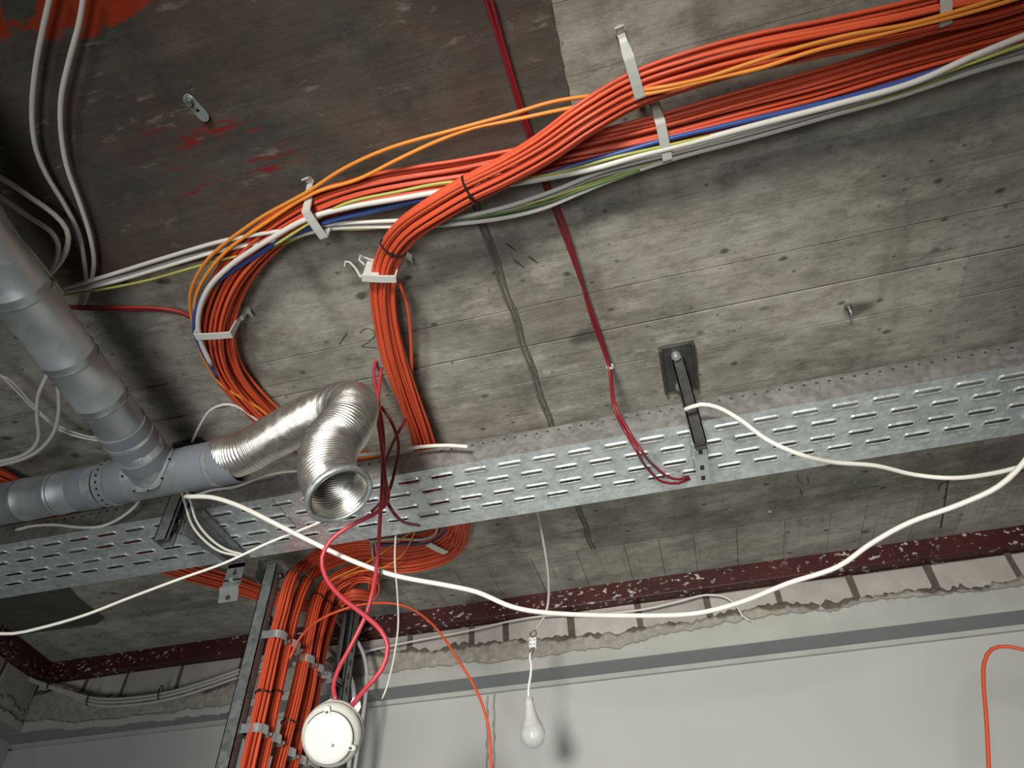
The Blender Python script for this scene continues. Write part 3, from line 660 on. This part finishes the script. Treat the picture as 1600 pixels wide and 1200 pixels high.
run('blue_cable', [(340, 590), (312, 540), (303, 505), (315, 465), (350, 432), (400, 400), (440, 375), (500, 350), (600, 326), (680, 309), (760, 295), (820, 283), (900, 258), (980, 235), (1040, 218), (1130, 197), (1240, 172), (1330, 150), (1420, 124), (1520, 92)], .062, .0045, MBLU, 'blue cable beside the thick grey cable in the sweep')
run('yellow_green_cable', [(97, 461), (160, 452), (230, 438), (330, 410), (430, 385), (500, 360), (560, 358), (640, 352), (700, 343), (760, 332), (850, 312), (920, 288), (1000, 262), (1080, 240), (1200, 208), (1330, 170), (1450, 132), (1640, 80)], .052, .0026, MYG, 'thin yellow-green earth wire below the white pair')
run('yellow_green_cable', [(430, 383), (490, 345), (540, 318), (620, 300), (700, 285), (800, 282), (880, 268), (960, 246), (1040, 228), (1130, 208), (1240, 180), (1340, 153), (1460, 118), (1640, 55)], .070, .0030, MYG, 'yellow-green wire between the orange sweep and the thick grey cable')
run('white_cable', [(97, 451), (160, 433), (260, 402), (350, 376), (430, 362), (520, 350), (620, 345), (700, 342), (780, 326), (860, 300), (940, 268), (1000, 252), (1080, 232), (1200, 200), (1330, 162), (1450, 122), (1560, 82), (1640, 58)], .056, .0043, MWH, 'white cable of the long run across the ceiling, upper one')
run('white_cable', [(97, 457), (170, 442), (260, 416), (350, 390), (440, 374), (520, 357), (620, 354), (700, 351), (790, 340), (850, 325), (910, 300), (980, 272), (1060, 246), (1180, 214), (1300, 180), (1400, 152), (1520, 112), (1640, 76)], .052, .0042, MWH2, 'white cable of the long run across the ceiling, lower one')
run('grey_cable', [(97, 455), (200, 430), (300, 400), (400, 378), (500, 352), (600, 350), (690, 346), (780, 332), (860, 307), (930, 278), (1010, 258), (1110, 230), (1250, 190), (1400, 143), (1640, 66)], .05, .0036, MGRY, 'thin grey cable between the two white cables of the ceiling run')
run('green_cable', [(660, 350), (720, 342), (780, 334), (850, 318), (920, 292), (1000, 266)], 
 .058, .0022, mat('green_sheath', (.10, .2, .04), .5), 'short green wire showing among the white ceiling cables')
# red pair hanging to the tray
cable('red_cable', T([(752, -20, .02), (785, 82, .02), (815, 182, .02), (832, 232, .02), (850, 288, .02), (872, 345, .02), (905, 432, .02), (934, 512, .025), (953, 573, .04), (962, 635, 'y', 1.19), (985, 678, 'y', 1.235), (1003, 705, 'y', 1.24), (1022, 728, .20), (1045, 746, .20), (1062, 749, .195), (1076, 745, .18)], 'z'), .0034, MRED, 'dark red cable hanging over the tray edge, right one of the pair')
cable('red_cable', T([(762, -20, .024), (790, 80, .024), (820, 180, .024), (838, 232, .024), (857, 288, .024), (880, 345, .024), (898, 400, .024), (925, 500, .025), (951, 573, .045), (960, 640, 'y', 1.19), (978, 676, 'y', 1.235), (994, 703, 'y', 1.24), (1010, 730, .20), (1035, 753, .20), (1060, 755, .195), (1078, 748, .18)], 'z'), .0034, MRED, 'dark red cable hanging over the tray edge, left one of the pair')
p = cz(953, 573, .042); mk('cable_clip', G().lathe([(.007, -.003), (.009, -.003), (.009, .003), (.007, .003)], p, cz(956, 590, .05)-cz(950, 556, .035), 16, closed=True), MCLIP, None, label='tiny white ring holding the red pair together', cat='clip')
run('red_cable', [(100, 481), (150, 483), (210, 484), (255, 485), (290, 492), (310, 505)], .04, .0036, MRED, 'dark red cable from the duct to the orange sweep, lower of two')
run('red_cable', [(100, 478), (150, 480), (210, 480), (255, 482), (285, 488), (306, 500)], .046, .0033, mat('brick_red_sheath', (.42, .03, .025), .45), 'dark red cable from the duct to the orange sweep, upper of two')
# white cables upper left
run('white_cable', [(82, -20), (68, 40), (55, 110), (50, 180), (56, 232), (72, 272), (100, 318), (122, 362), (132, 410), (134, 440), (128, 465), (122, 480)], .028, .0044, MWH, 'white cable hanging at the far upper left, left one of two')
run('white_cable', [(133, -20), (124, 35), (108, 95), (96, 150), (95, 200), (104, 258), (124, 315), (140, 365), (147, 410), (142, 440), (134, 465), (126, 482)], .028, .0044, MWH, 'white cable hanging at the far upper left, right one of two')
run('white_cable', [(-30, 262), (10, 283), (50, 310), (85, 335), (104, 358), (106, 382), (95, 408), (78, 428)], .07, .0048, MWH, 'white cable curving over the duct, outer of the two loops')
run('white_cable', [(-30, 288), (10, 314), (50, 342), (80, 362), (91, 382), (90, 402), (80, 426)], .07, .0048, MWH, 'white cable curving over the duct, inner of the two loops')
run('white_cable', [(-20, 322), (5, 345), (25, 370), (55, 402), (78, 432), (97, 460)], .12, .0042, MWH, 'white cable lying along the duct edge')
run('grey_cable', [(-10, 310), (5, 335), (17, 362)], .1, .0045, MGRY, 'short grey cable end above the duct at the left edge')
run('white_cable', [(-20, 421), (20, 425), (55, 430), (78, 434), (90, 440)], .14, .0026, MYG, 'thin greenish wire over the duct end')
run('white_cable', [(88, 560), (72, 590), (60, 618), (58, 650), (60, 685), (45, 706), (15, 718), (-30, 724)], .12, .0046, MWH, 'white cable drooping under the branch duct, left of two')
run('white_cable', [(88, 575), (91, 605), (92, 645), (82, 680), (55, 708), (20, 722), (-30, 732)], .12, .0046, MWH, 'white cable drooping under the branch duct, right of two')
run('white_cable', [(-20, 565), (20, 605), (60, 645), (100, 675), (150, 688), (190, 692)], .07, .0026, MWH, 'thin white wire behind the duct tee, lower of two')
run('white_cable', [(-20, 582), (10, 590), (50, 630), (85, 662), (130, 680), (190, 688)], .07, .0026, MWH, 'thin white wire behind the duct tee, upper of two')
run('white_cable', [(300, 690), (314, 662), (330, 640), (350, 632), (368, 634), (390, 648), (420, 670)], .06, .0034, MWH, 'white cable arching behind the taped duct joint')
cable('white_cable', T([(225, 770), (212, 790), (190, 808), (160, 822), (125, 824), (85, 820), (50, 822), (25, 828)], 'y', 1.20), .0038, MWH, 'white cable below the main duct with its end at the left')
cable('white_cable', T([(300, 776), (330, 766), (370, 760), (410, 745), (440, 738), (480, 735)], 'y', 1.20), .0036, MWH, 'white cable running behind the open duct end')
cable('white_cable', T([(500, 722), (560, 711), (610, 706), (660, 698), (700, 696), (731, 698)], 'y', 1.21), .0046, MWH2, 'stiff white cable end sticking out right of the open duct')
cable('white_cable', T([(282, 762), (290, 790), (300, 820), (320, 845), (345, 862), (372, 868)], 'y', 1.19), .0030, MWH, 'thin white wire hanging by the bracket post, left of two')
cable('white_cable', T([(290, 762), (298, 785), (306, 812), (325, 838), (352, 858), (378, 866)], 'y', 1.185), .0030, MWH, 'thin white wire hanging by the bracket post, right of two')
cable('white_cable', T([(290, 776, 'd', 1.66), (330, 777, 'd', 1.62), (370, 789, 'd', 1.58), (430, 818, 'd', 1.52), (500, 853, 'd', 1.48), (560, 880, 'd', 1.46), (620, 900, 'd', 1.45), (700, 915, 'd', 1.45), (745, 925, 'd', 1.45), (800, 948, 'd', 1.45), (850, 957, 'd', 1.46), (1000, 962, 'd', 1.5), (1090, 958, 'd', 1.5), (1160, 940, 'd', 1.5), (1230, 912, 'd', 1.5), (1310, 885, 'd', 1.5), (1360, 850, 'd', 1.5), (1420, 817, 'd', 1.5), (1500, 788, 'd', 1.5), (1560, 760, 'd', 1.5), (1600, 722, 'd', 1.5), (1640, 660, 'd', 1.5)], 'd'), .0050, MWH, 'long thick white cable drooping across the scene below the tray')
cable('white_cable', T([(1070, 640, 'y', 1.18), (1095, 632, 'y', 1.17), (1120, 636, 'y', 1.17), (1155, 655, 'y', 1.17), (1200, 688, 'y', 1.18), (1250, 710, 'y', 1.2), (1300, 722, 'y', 1.25), (1370, 728, 'y', 1.3), (1430, 742, 'y', 1.34), (1490, 747, 'y', 1.34), (1550, 740, 'y', 1.34), (1600, 728, 'y', 1.34), (1650, 715, 'y', 1.34)]), .0048, MWH2, 'white cable crossing the tray from the right bracket post')
cable('white_cable', T([(1535, 672), (1560, 680), (1590, 676), (1620, 660)], 'z', .1), .0036, MWH, 'short white cable loop above the tray at the right edge')
cable('white_cable', T([(-30, 988), (20, 990), (60, 982), (130, 962), (200, 935), (280, 905), (350, 880), (420, 848), (490, 820), (545, 795)], 'd', 1.62), .0030, MWH2, 'thin white wire rising from the left edge to the open duct')
cable('white_cable', T([(622, 806, 'y', 1.52), (618, 840, 'y', 1.52), (617, 880, 'y', 1.52), (621, 930, 'y', 1.52), (622, 980, 'y', 1.53), (615, 1030, 'y', 1.55), (604, 1075, 'y', 1.56), (597, 1092, 'y', 1.57)]), .0024, MWH, 'thin beige wire dangling freely from the tray edge')
run('orange_cable', [(560, 716), (590, 712)], .1, .003, MYEL, 'short yellow-orange cable piece right of the open duct')
cable('orange_cable', T([(452, 1030, 'x', -1.05), (470, 995, 'x', -1.03), (500, 968, 'x', -1.0), (550, 948, 'x', -.92), (600, 942, 'y', 1.75), (640, 950, 'y', 1.75), (680, 980, 'y', 1.75), (715, 1030, 'y', 1.75), (745, 1080, 'y', 1.75), (762, 1130, 'y', 1.75), (767, 1180, 'y', 1.75), (767, 1260, 'y', 1.75)]), .0036, MORS[0], 'single orange cable arching from the ladder and hanging before the white wall')
cable('orange_cable', T([(1660, 1026), (1610, 1018), (1575, 1010), (1550, 1014), (1538, 1035), (1537, 1070), (1541, 1120), (1545, 1200), (1548, 1280)], 'y', 1.7), .0040, MORS[1], 'single orange cable hooked at the lower right edge')
run('orange_cable', [(612, 418), (625, 445), (637, 480), (642, 530), (643, 590), (640, 650), (648, 700), (665, 730)], .05, .0038, MORS[0], 'single orange cable bowing out right of the downward bundle')
cable('yellow_cable', T([(655, 818), (640, 832), (600, 862), (560, 886), (520, 905), (488, 930)], 'z', .105), .0026, MYEL, 'yellow-orange wire under the tray, straighter upper one of two')
cable('yellow_cable', T([(650, 818), (645, 838), (630, 865), (600, 886), (560, 893), (525, 903)], 'z', .10), .0026, MYEL, 'yellow-orange wire under the tray, curved lower one of two')
cable('grey_cable', T([(660, 795), (676, 808), (683, 822), (678, 836), (660, 843), (620, 842), (578, 846)], 'z', .085), .0042, MGRY, 'grey cable looping tightly under the tray')
cable('blue_cable', T([(697, 790), (698, 815), (690, 835), (668, 848), (630, 850), (590, 852)], 'z', .078), .0048, mat('dark_blue_sheath', (.03, .05, .13), .4), 'dark blue cable looping under the tray outside the grey one')
# wall cables
for i, (dy, lab) in enumerate(((0, 'upper one of the three sagging along the left brick course'), (5, 'middle one of the three sagging along the left brick course'), (11, 'lower one of the three sagging along the left brick course'))):
    cable('grey_cable', T([(-30, 1022+dy*.6), (20, 1045+dy*.5), (60, 1065+dy*.3), (100, 1078+dy*.4), (150, 1091+dy), (210, 1090+dy), (270, 1080+dy), (330, 1062+dy), (380, 1045+dy), (440, 1030+dy)], 'y', 2.255), .0050, MGRY, 'grey cable, '+lab)
for u, v, lab in ((24, 1055, 'left-hand'), (78, 1070, 'second'), (140, 1090, 'third'), (251, 1080, 'right-hand')):
    p = cy(u, v, 2.25); g = G(); g.tube([p+np.array([0, .01*math.cos(a)-.0, .024*math.sin(a)-.003]) for a in np.linspace(0, 2*PI, 20)], .0022, 6, caps=False)
    mk('cable_tie', g, MBLK, None, smooth=True, label='black cable tie on the sagging grey wall cables, '+lab+' of four', cat='cable tie')
cable('grey_cable', T([(560, 1020), (640, 1003), (735, 985), (800, 970), (855, 962), (930, 960), (1000, 953), (1060, 940), (1100, 930), (1130, 932), (1150, 945), (1160, 962), (1172, 970)], 'y', 2.285), .0034, MWH, 'thin pale cable lying on the brick course of the back wall')
cable('red_cable', T([(600, 562, 'y', 1.04), (590, 560, 'y', 1.04), (584, 580, 'y', 1.04), (590, 620, 'y', 1.05), (599, 680, 'y', 1.07), (598, 740, 'y', 1.09), (594, 810, 'y', 1.11), (590, 870, 'y', 1.12), (584, 915, 'y', 1.12), (572, 960, 'y', 1.13), (548, 1010, 'y', 1.14), (527, 1050, 'y', 1.14), (521, 1075, 'y', 1.14), (526, 1098, 'y', 1.14)]), .0042, MPNK, 'pink-red detector cable ending at the left of the smoke detector')
cable('red_cable', T([(596, 575, 'y', 1.04), (590, 640, 'y', 1.05), (597, 700, 'y', 1.06), (602, 750, 'y', 1.07), (606, 780, 'y', 1.06), (590, 800, 'y', 1.05), (550, 820, 'y', 1.04), (516, 845, 'y', 1.04), (503, 872, 'y', 1.05), (508, 900, 'y', 1.06), (530, 930, 'y', 1.07), (565, 958, 'y', 1.08), (595, 985, 'y', 1.09), (606, 1010, 'y', 1.1), (597, 1045, 'y', 1.11), (572, 1075, 'y', 1.12), (549, 1103, 'y', 1.14)]), .0044, MPNK, 'pink-red detector cable in the wide S curve ending at the right of the smoke detector')
cable('red_cable', T([(596, 636, 'y', 1.08), (612, 660, 'y', 1.1), (623, 695, 'y', 1.12), (617, 735, 'y', 1.14), (604, 775, 'y', 1.16), (580, 800, 'y', 1.17)]), .0036, MRED, 'dark red cable bowing out right of the open duct')
cable('red_cable', T([(634, 655, 'y', 1.17), (615, 690, 'y', 1.16), (601, 730, 'y', 1.15), (602, 775, 'y', 1.15), (614, 800, 'y', 1.16), (628, 814, 'y', 1.2), (655, 821, 'y', 1.3)]), .0036, MRED, 'dark red cable running to the underside of the tray')

# ------------------------------------------------------------------ white cable clips on the ceiling
def clip(A, B, drop, label, w=.017, arms=(1, 1), latch=True, tilt=0):
    a = cz(*A, drop); b = cz(*B, drop); d = nrm(b-a); wd = nrm(np.cross(d, (0, 0, 1))); upv = np.array([0, 0, 1.])
    r = thing('cable_clip', (a+b)/2, label, 'cable clip', 'white plastic clips holding the orange bundles')
    mk('strap', G().ribbon([a-d*.0, a+(b-a)*.33-upv*.0015, a+(b-a)*.66-upv*.0015, b], wd, w, .0035), MCLIP, r, bevel=.0008)
    for p, k, on in ((a, -1, arms[0]), (b, 1, arms[1])):
        if not on: continue
        top = drop
        q = [p-upv*.001, p+d*k*.002+upv*top*.3, p+d*k*.005+upv*top*.62, p+d*k*.010+upv*top*.66, p+d*k*.012+upv*top*.97]
        mk('arm', G().ribbon(q, wd, [w, w*.95, w*.75, w*.7, w*.8], .003), MCLIP, r)
        base = np.array([p[0], p[1], CE])+d*k*.014
        mk('mounting_foot', G().lathe([(0, -.010), (.005, -.010), (.007, -.005), (.009, -.004), (.009, 0)], base-upv*.0, (0, 0, 1), 16), MCLIP, r)
        if latch: mk('latch', G().ribbon([base-d*k*.004-upv*.006, base+d*k*.010-upv*.010, base+d*k*.013-upv*.020], wd, w*.9, .0025), MCLIP, r)
    return r
clip((983, 92), (1000, 152), .085, 'white clip on the upper bundle, at top right of centre, with a long arm')
clip((1032, 192), (1043, 249), .070, 'white clip on the lower bundle, between the grey and orange cables')
clip((1477, -25), (1478, 38), .080, 'white clip cut by the top edge near the right')
clip((478, 330), (506, 371), .090, 'white clip on the sweep, slanting across the grey cable')
clip((306, 526), (361, 523), .085, 'white clip at the left bend of the sweep, closed across the cables')
clip((669, 850), (697, 864), .10, 'white clip below the tray, at the right end of the loop', latch=False, arms=(0, 0), w=.022)
rc = clip((565, 434), (618, 436), .085, 'white open clip with sprung latches left of the bending bundle', arms=(0, 1))
a = cz(565, 434, .085); wd = nrm(np.array([0, 1, 0]))
mk('latch', G().ribbon([a, cz(557, 420, .075), cz(548, 410, .07), cz(541, 409, .07), cz(540, 417, .072)], (0, .7, .7), .010, .003), MCLIP, rc)
mk('latch', G().ribbon([cz(593, 411, .03), cz(572, 404, .03), cz(565, 400, .035), cz(563, 408, .04), cz(571, 415, .045)], (0, .8, .5), .012, .003), MCLIP, rc)
mk('side_plate', G().prism([a, cz(592, 434, .085), cz(592, 405, .02), cz(575, 404, .02)], (0, .003, 0)), MCLIP, rc)

# ------------------------------------------------------------------ vertical cable ladder
XL = -1.112
lad = thing('cable_ladder', (XL, 1.85, 0), 'vertical dark steel cable ladder standing at the wall', 'cable ladder')
yN, yF = 1.60, 2.12
mk('rail', cprofile((XL, yN, CAMZ+1.04), (XL, yN, .0), (0, 1, 0), .036, .030), MSTEEL, lad, label='near rail')
g = cprofile((XL, yF, CAMZ+1.17), (XL, yF, .0), (0, -1, 0), .040, .045); mk('rail', g, MSTEEL, lad, label='far rail by the wall')
g = G(); [g.box((XL+.0205, yF, CAMZ+1.05-k*.045), (.0008, .004, .010)) for k in range(26)]
mk('rail_slots', g, MBLK, lad)
rz = [cy(372, 970, yN)[2], cy(335, 1140, yN)[2]]
dz = rz[0]-rz[1]
for k in range(5):
    mk('rung', cprofile((XL+.005, yN+.01, rz[0]-k*dz), (XL+.005, yF-.01, rz[0]-k*dz), (1, 0, 0), .022, .018), MSTEEL, lad)
g = G(); g.box((XL+.0, yN, CAMZ+1.045), (.034, .03, .004)); g.box((XL-.034, yN, CAMZ+1.02), (.002, .03, .03)); mk('head_plate', g, MSTEEL, lad)
mk('bolt', G().lathe([(0, .012), (.008, .012), (.010, .004), (.010, 0)], (XL+.02, yN+.005, CAMZ+1.01), (1, 0, 0), 6), MBLK, lad)
for z_ in rz: mk('bolt', G().lathe([(0, .012), (.010, .012), (.012, 0)], (XL+.006, yN+.012, z_+.0), (1, .3, 0), 6), MBLK, lad)
# bundle clamps
def clamp(u, v, rr, label):
    c = cx(u, v, XR); r = thing('pipe_clamp', c, label, 'clamp', 'zinc clamps holding the orange bundles on the ladder'); g = G()
    ring = [(c[0]+.002+rr*1.0*math.cos(a), c[1]+rr*1.12*math.sin(a)) for a in np.linspace(-PI*.5, PI*.5, 12)]
    ring = [(XL+.018, c[1]-rr*1.12)]+ring+[(XL+.018, c[1]+rr*1.12)]
    g.ribbon([np.array([x, y, c[2]]) for x, y in ring], (0, 0, 1), .021, .0025); mk('band', g, MSTEEL2, r, smooth=False)
    g = G(); g.box((c[0]+.004, c[1]+rr*1.12+.006, c[2]), (.007, .006, .007)); mk('lug', g, MSTEEL2, r, bevel=.001)
    mk('screw', G().lathe([(0, .010), (.004, .010), (.004, .003), (.006, .003), (.006, 0)], (c[0]+.011, c[1]+rr*1.12+.006, c[2]), (1, 0, 0), 8), MSTEEL2, r)
for u, v, rr, lab in ((433, 996, .0225, 'first clamp of the upper row from the near rail'), (454, 1010, .0225, 'second clamp of the upper row from the near rail'), (477, 1033, .0225, 'third clamp of the upper row from the near rail'), (493, 1047, .020, 'fourth clamp of the upper row from the near rail'), (506, 1058, .018, 'last clamp of the upper row, beside the far rail'), (402, 1142, .0225, 'first clamp of the lower row from the near rail'), (423, 1156, .0225, 'second clamp of the lower row from the near rail'), (446, 1178, .0225, 'third clamp of the lower row from the near rail'), (465, 1190, .020, 'fourth clamp of the lower row from the near rail')):
    clamp(u, v, rr, 'zinc '+lab.replace(' clamp ',' pipe clamp '))
# conduits behind the ladder
cable('grey_conduit', T([(522, 962, 'y', 2.1), (535, 980, 'y', 2.14), (560, 1005, 'y', 2.17), (572, 1040, 'y', 2.18), (571, 1090, 'y', 2.18), (562, 1150, 'y', 2.18), (550, 1230, 'y', 2.18)]), .0065, MGRY, 'grey conduit bending down beside the far ladder rail, right one', 'conduit')
cable('grey_conduit', T([(540, 955, 'y', 2.1), (533, 1000, 'y', 2.08), (524, 1050, 'y', 2.06), (516, 1095, 'y', 2.05)]), .0075, MGRY, 'straight grey conduit behind the pink cable, left one', 'conduit')
cable('grey_conduit', T([(512, 1010, 'y', 2.14), (535, 1040, 'y', 2.15), (550, 1065, 'y', 2.16), (553, 1120, 'y', 2.16), (545, 1200, 'y', 2.16)]), .0075, mat('pale_conduit', (.4, .41, .4), .5), 'grey conduit crossing diagonally inside the far ladder rail', 'conduit')

# ------------------------------------------------------------------ smoke detector
dc = cd(520, 1146, 1.36)
view = nrm(dc-np.array([0, 0, CAMZ]))
def camdir(x, y, z): return RW@np.array([x, y, z])      # right, up, towards viewer
dax = nrm(camdir(-.26, -.26, 1.0)*1.0); 
dax = nrm(-view*.93+camdir(-.24, -.24, 0))
det = thing('smoke_detector', dc, 'round white smoke detector hanging from two pink-red cables', 'smoke detector')
mk('base', G().lathe([(0, -.018), (.046, -.018), (.050, -.016), (.0515, -.010), (.052, -.002), (.0505, .0)], dc, dax, 48), MDET, det, smooth=True)
mk('cover', G().lathe([(.0505, .0), (.0515, .002), (.0508, .010), (.047, .019), (.0415, .0235), (.041, .0255), (.039, .0275), (.030, .0285), (.010, .0288), (0, .0288)], dc, dax, 48), MDET, det, smooth=True, label='domed front cover with a flat round face')
ta = nrm(camdir(1, 0, 0)-dax*(camdir(1, 0, 0)@dax)); tb = np.cross(dax, ta)
if tb@camdir(0, 1, 0) < 0: tb = -tb
def dp(r, ang, h): a = math.radians(ang); return dc+dax*h+(ta*math.cos(a)+tb*math.sin(a))*r
mk('vent_gap', G().tube([dp(.0415, a, .0243) for a in np.linspace(-62, 150, 44)], .0011, 6), MDSH, det)
for a in (95, -20):
    g = G(); n_ = 12
    g.prism([dp(.038, a-9, .0262), dp(.048, a-5, .0212), dp(.0500, a, .0195), dp(.048, a+5, .0212), dp(.038, a+9, .0262)], dax*.0045); mk('tab', g, MDET, det, bevel=.0012)
    mk('tab_hole', G().lathe([(0, .001), (.0022, .001), (.0022, 0)], dp(.041, a, .0302), dax, 8), MDSH, det)
mk('indicator_lens', G().lathe([(0, .002), (.002, .0018), (.003, 0)], dp(.014, -50, .0286), dax, 10), MLENS, det)
mk('mounting_ear', G().prism([dp(.045, 60, -.014), dp(.064, 62, -.014), dp(.066, 50, -.014), dp(.060, 42, -.014), dp(.046, 35, -.014)], dax*.006), MDET, det, bevel=.001)
for k, (a, b_) in enumerate((((505, 1108), (511, 1098)), ((513, 1110), (517, 1096)), ((520, 1108), (530, 1096)), ((508, 1097), (524, 1103)))):
    q = spline([cd(a[0], a[1], 1.375), cd((a[0]+b_[0])/2+3, (a[1]+b_[1])/2-7, 1.37), cd(b_[0], b_[1], 1.38), cd(b_[0]+4, b_[1]+8, 1.385)], .003)
    mk('wire', G().tube(q, .0011, 6), MBRASS if k % 2 == 0 else MDET, det, smooth=True)

# ------------------------------------------------------------------ bulb on its cable
BY = 1.9
bt = cy(826, 1090, BY); bb_ = cy(834, 1160, BY)
bax = nrm(bb_-bt); 
bulb = thing('light_bulb', bt, 'unlit white LED bulb hanging on a short white cord before the wall', 'light bulb')
mk('socket', G().lathe([(0, 0), (.008, 0), (.0115, .002), (.0125, .022), (.0125, .024)], bt, bax, 24), MDET, bulb, smooth=True)
mk('body', G().lathe([(.0125, .024), (.0145, .030), (.017, .045), (.022, .060), (.0275, .072), (.0305, .080)], bt, bax, 32), mat('bulb_body', (.66, .66, .62), .35), bulb, smooth=True)
mk('diffuser', G().lathe([(.0305, .080), (.0325, .086), (.0335, .094), (.032, .104), (.028, .113), (.021, .121), (.012, .126), (0, .1275)], bt, bax, 32), MBULB, bulb, smooth=True)
mk('cord', G().tube(spline([bt, cy(826, 1075, BY), cy(829, 1055, BY), cy(830, 1040, BY), cy(828, 1028, BY), cy(829, 1020, BY)], .006), .0035, 8), MTERM, bulb, smooth=True)
tp = cy(833, 1005, BY); tu = nrm(cy(833, 995, BY)-cy(833, 1015, BY)); tr = nrm(np.cross(tu, (0, 1, 0))); td = np.cross(tr, tu)
term = thing('terminal_block', tp, 'small white terminal block with black wires above the bulb', 'terminal block')
g = G()
for k in (-1, 1): g.box(tp+tr*k*.0055, (.005, .007, .014), (tr, td, tu))
g.box(tp, (.002, .005, .010), (tr, td, tu)); mk('block', g, MTERM, term, bevel=.001)
for k in (-1, 1):
    for h in (-1, 1): mk('screw', G().lathe([(0, .001), (.0025, .001), (.0025, 0)], tp+tr*k*.0055+tu*h*.006-td*.0075*np.sign(td[1]), (0, -1, 0), 8), MLENS, term)
    mk('wire', G().tube(spline([tp+tr*k*.0055+tu*.013, cy(833+k*5, 991, BY), cy(836, 984, BY)], .004), .0013, 6), MBLK, term)
    mk('wire', G().tube(spline([tp+tr*k*.0055-tu*.013, cy(831+k*3, 1017, BY), cy(829, 1026, BY)], .004), .0013, 6), MBLK, term)
cable('white_cable', T([(834, 770, 'z', .1), (838, 792, 'z', .12), (846, 830, 'y', 1.7), (853, 870, 'y', 1.78), (857, 905, 'y', 1.84), (856, 945, 'y', 1.9), (849, 966, 'y', 1.9), (836, 984, 'y', 1.9)]), .0040, MGRY, 'grey cable coming down from above the tray to the bulb terminal')
# second clip stand beside the loop, and small fixings
r = thing('conduit_clip', cz(583, 850, .05), 'small zinc strut with black clip beside the orange loop under the tray', 'bracket')
mk('strut', G().tube(T([(580, 845), (582, 868), (587, 895)], 'z', .09), .0035, 8), MSTEEL2, r, smooth=True)
mk('strut', G().tube(T([(585, 845), (589, 868), (592, 890)], 'z', .09), .0028, 8), MSTEEL2, r, smooth=True)
pc = cz(580, 838, .09); mk('clip_ring', G().tube([pc+np.array([.010*math.cos(a), 0, .010*math.sin(a)]) for a in np.linspace(0, 6.0, 18)], .0022, 6), MBLK, r, smooth=True)
# ceiling anchor upper left
ap = cz(303, 163, .008); ad = nrm(cz(318, 178, .008)-cz(292, 152, .008)); as_ = np.cross(ad, (0, 0, 1))
r = thing('ceiling_anchor', ap, 'small slotted metal hanger bolted to the dark concrete at upper left', 'anchor')
oval = [(ap+ad*px+as_*py+np.array([0, 0, -.004+px*-.12])) for px, py in slot_ring(.006, 0, .026, .010)]
mk('tab', G().prism(oval, (0, 0, .003)), MSTEEL2, r, bevel=.0008)
mk('bolt', G().lathe([(0, -.008), (.006, -.008), (.006, 0), (.009, 0), (.009, .003)], ap-ad*.007-np.array([0, 0, .004]), (0, 0, 1), 6), MSTEEL, r)
mk('hole', G().lathe([(0, -.0006), (.003, -.0006), (.003, 0)], ap+ad*.010-np.array([0, 0, .0052]), (0, 0, 1), 10), MBLK, r)
ap = cz(1325, 478, .002)
r = thing('ceiling_anchor', ap, 'tiny bent metal hook in the concrete at the right', 'anchor')
mk('plate', G().box(ap+np.array([0, 0, -.001]), (.008, .006, .0015)), MSTEEL, r)
mk('hook', G().tube(spline([ap, ap+np.array([0, .002, -.012]), ap+np.array([.002, .010, -.020]), ap+np.array([.002, .018, -.012])], .003), .0022, 6), MSTEEL2, r, smooth=True)
mk('plaster_crumb', G().lathe([(0, -.005), (.004, -.004), (.006, 0)], cz(1203, 799, .0), (0, 0, 1), 7), MDET, None, label='small white plaster blob stuck to the ceiling below the tray', cat='plaster')
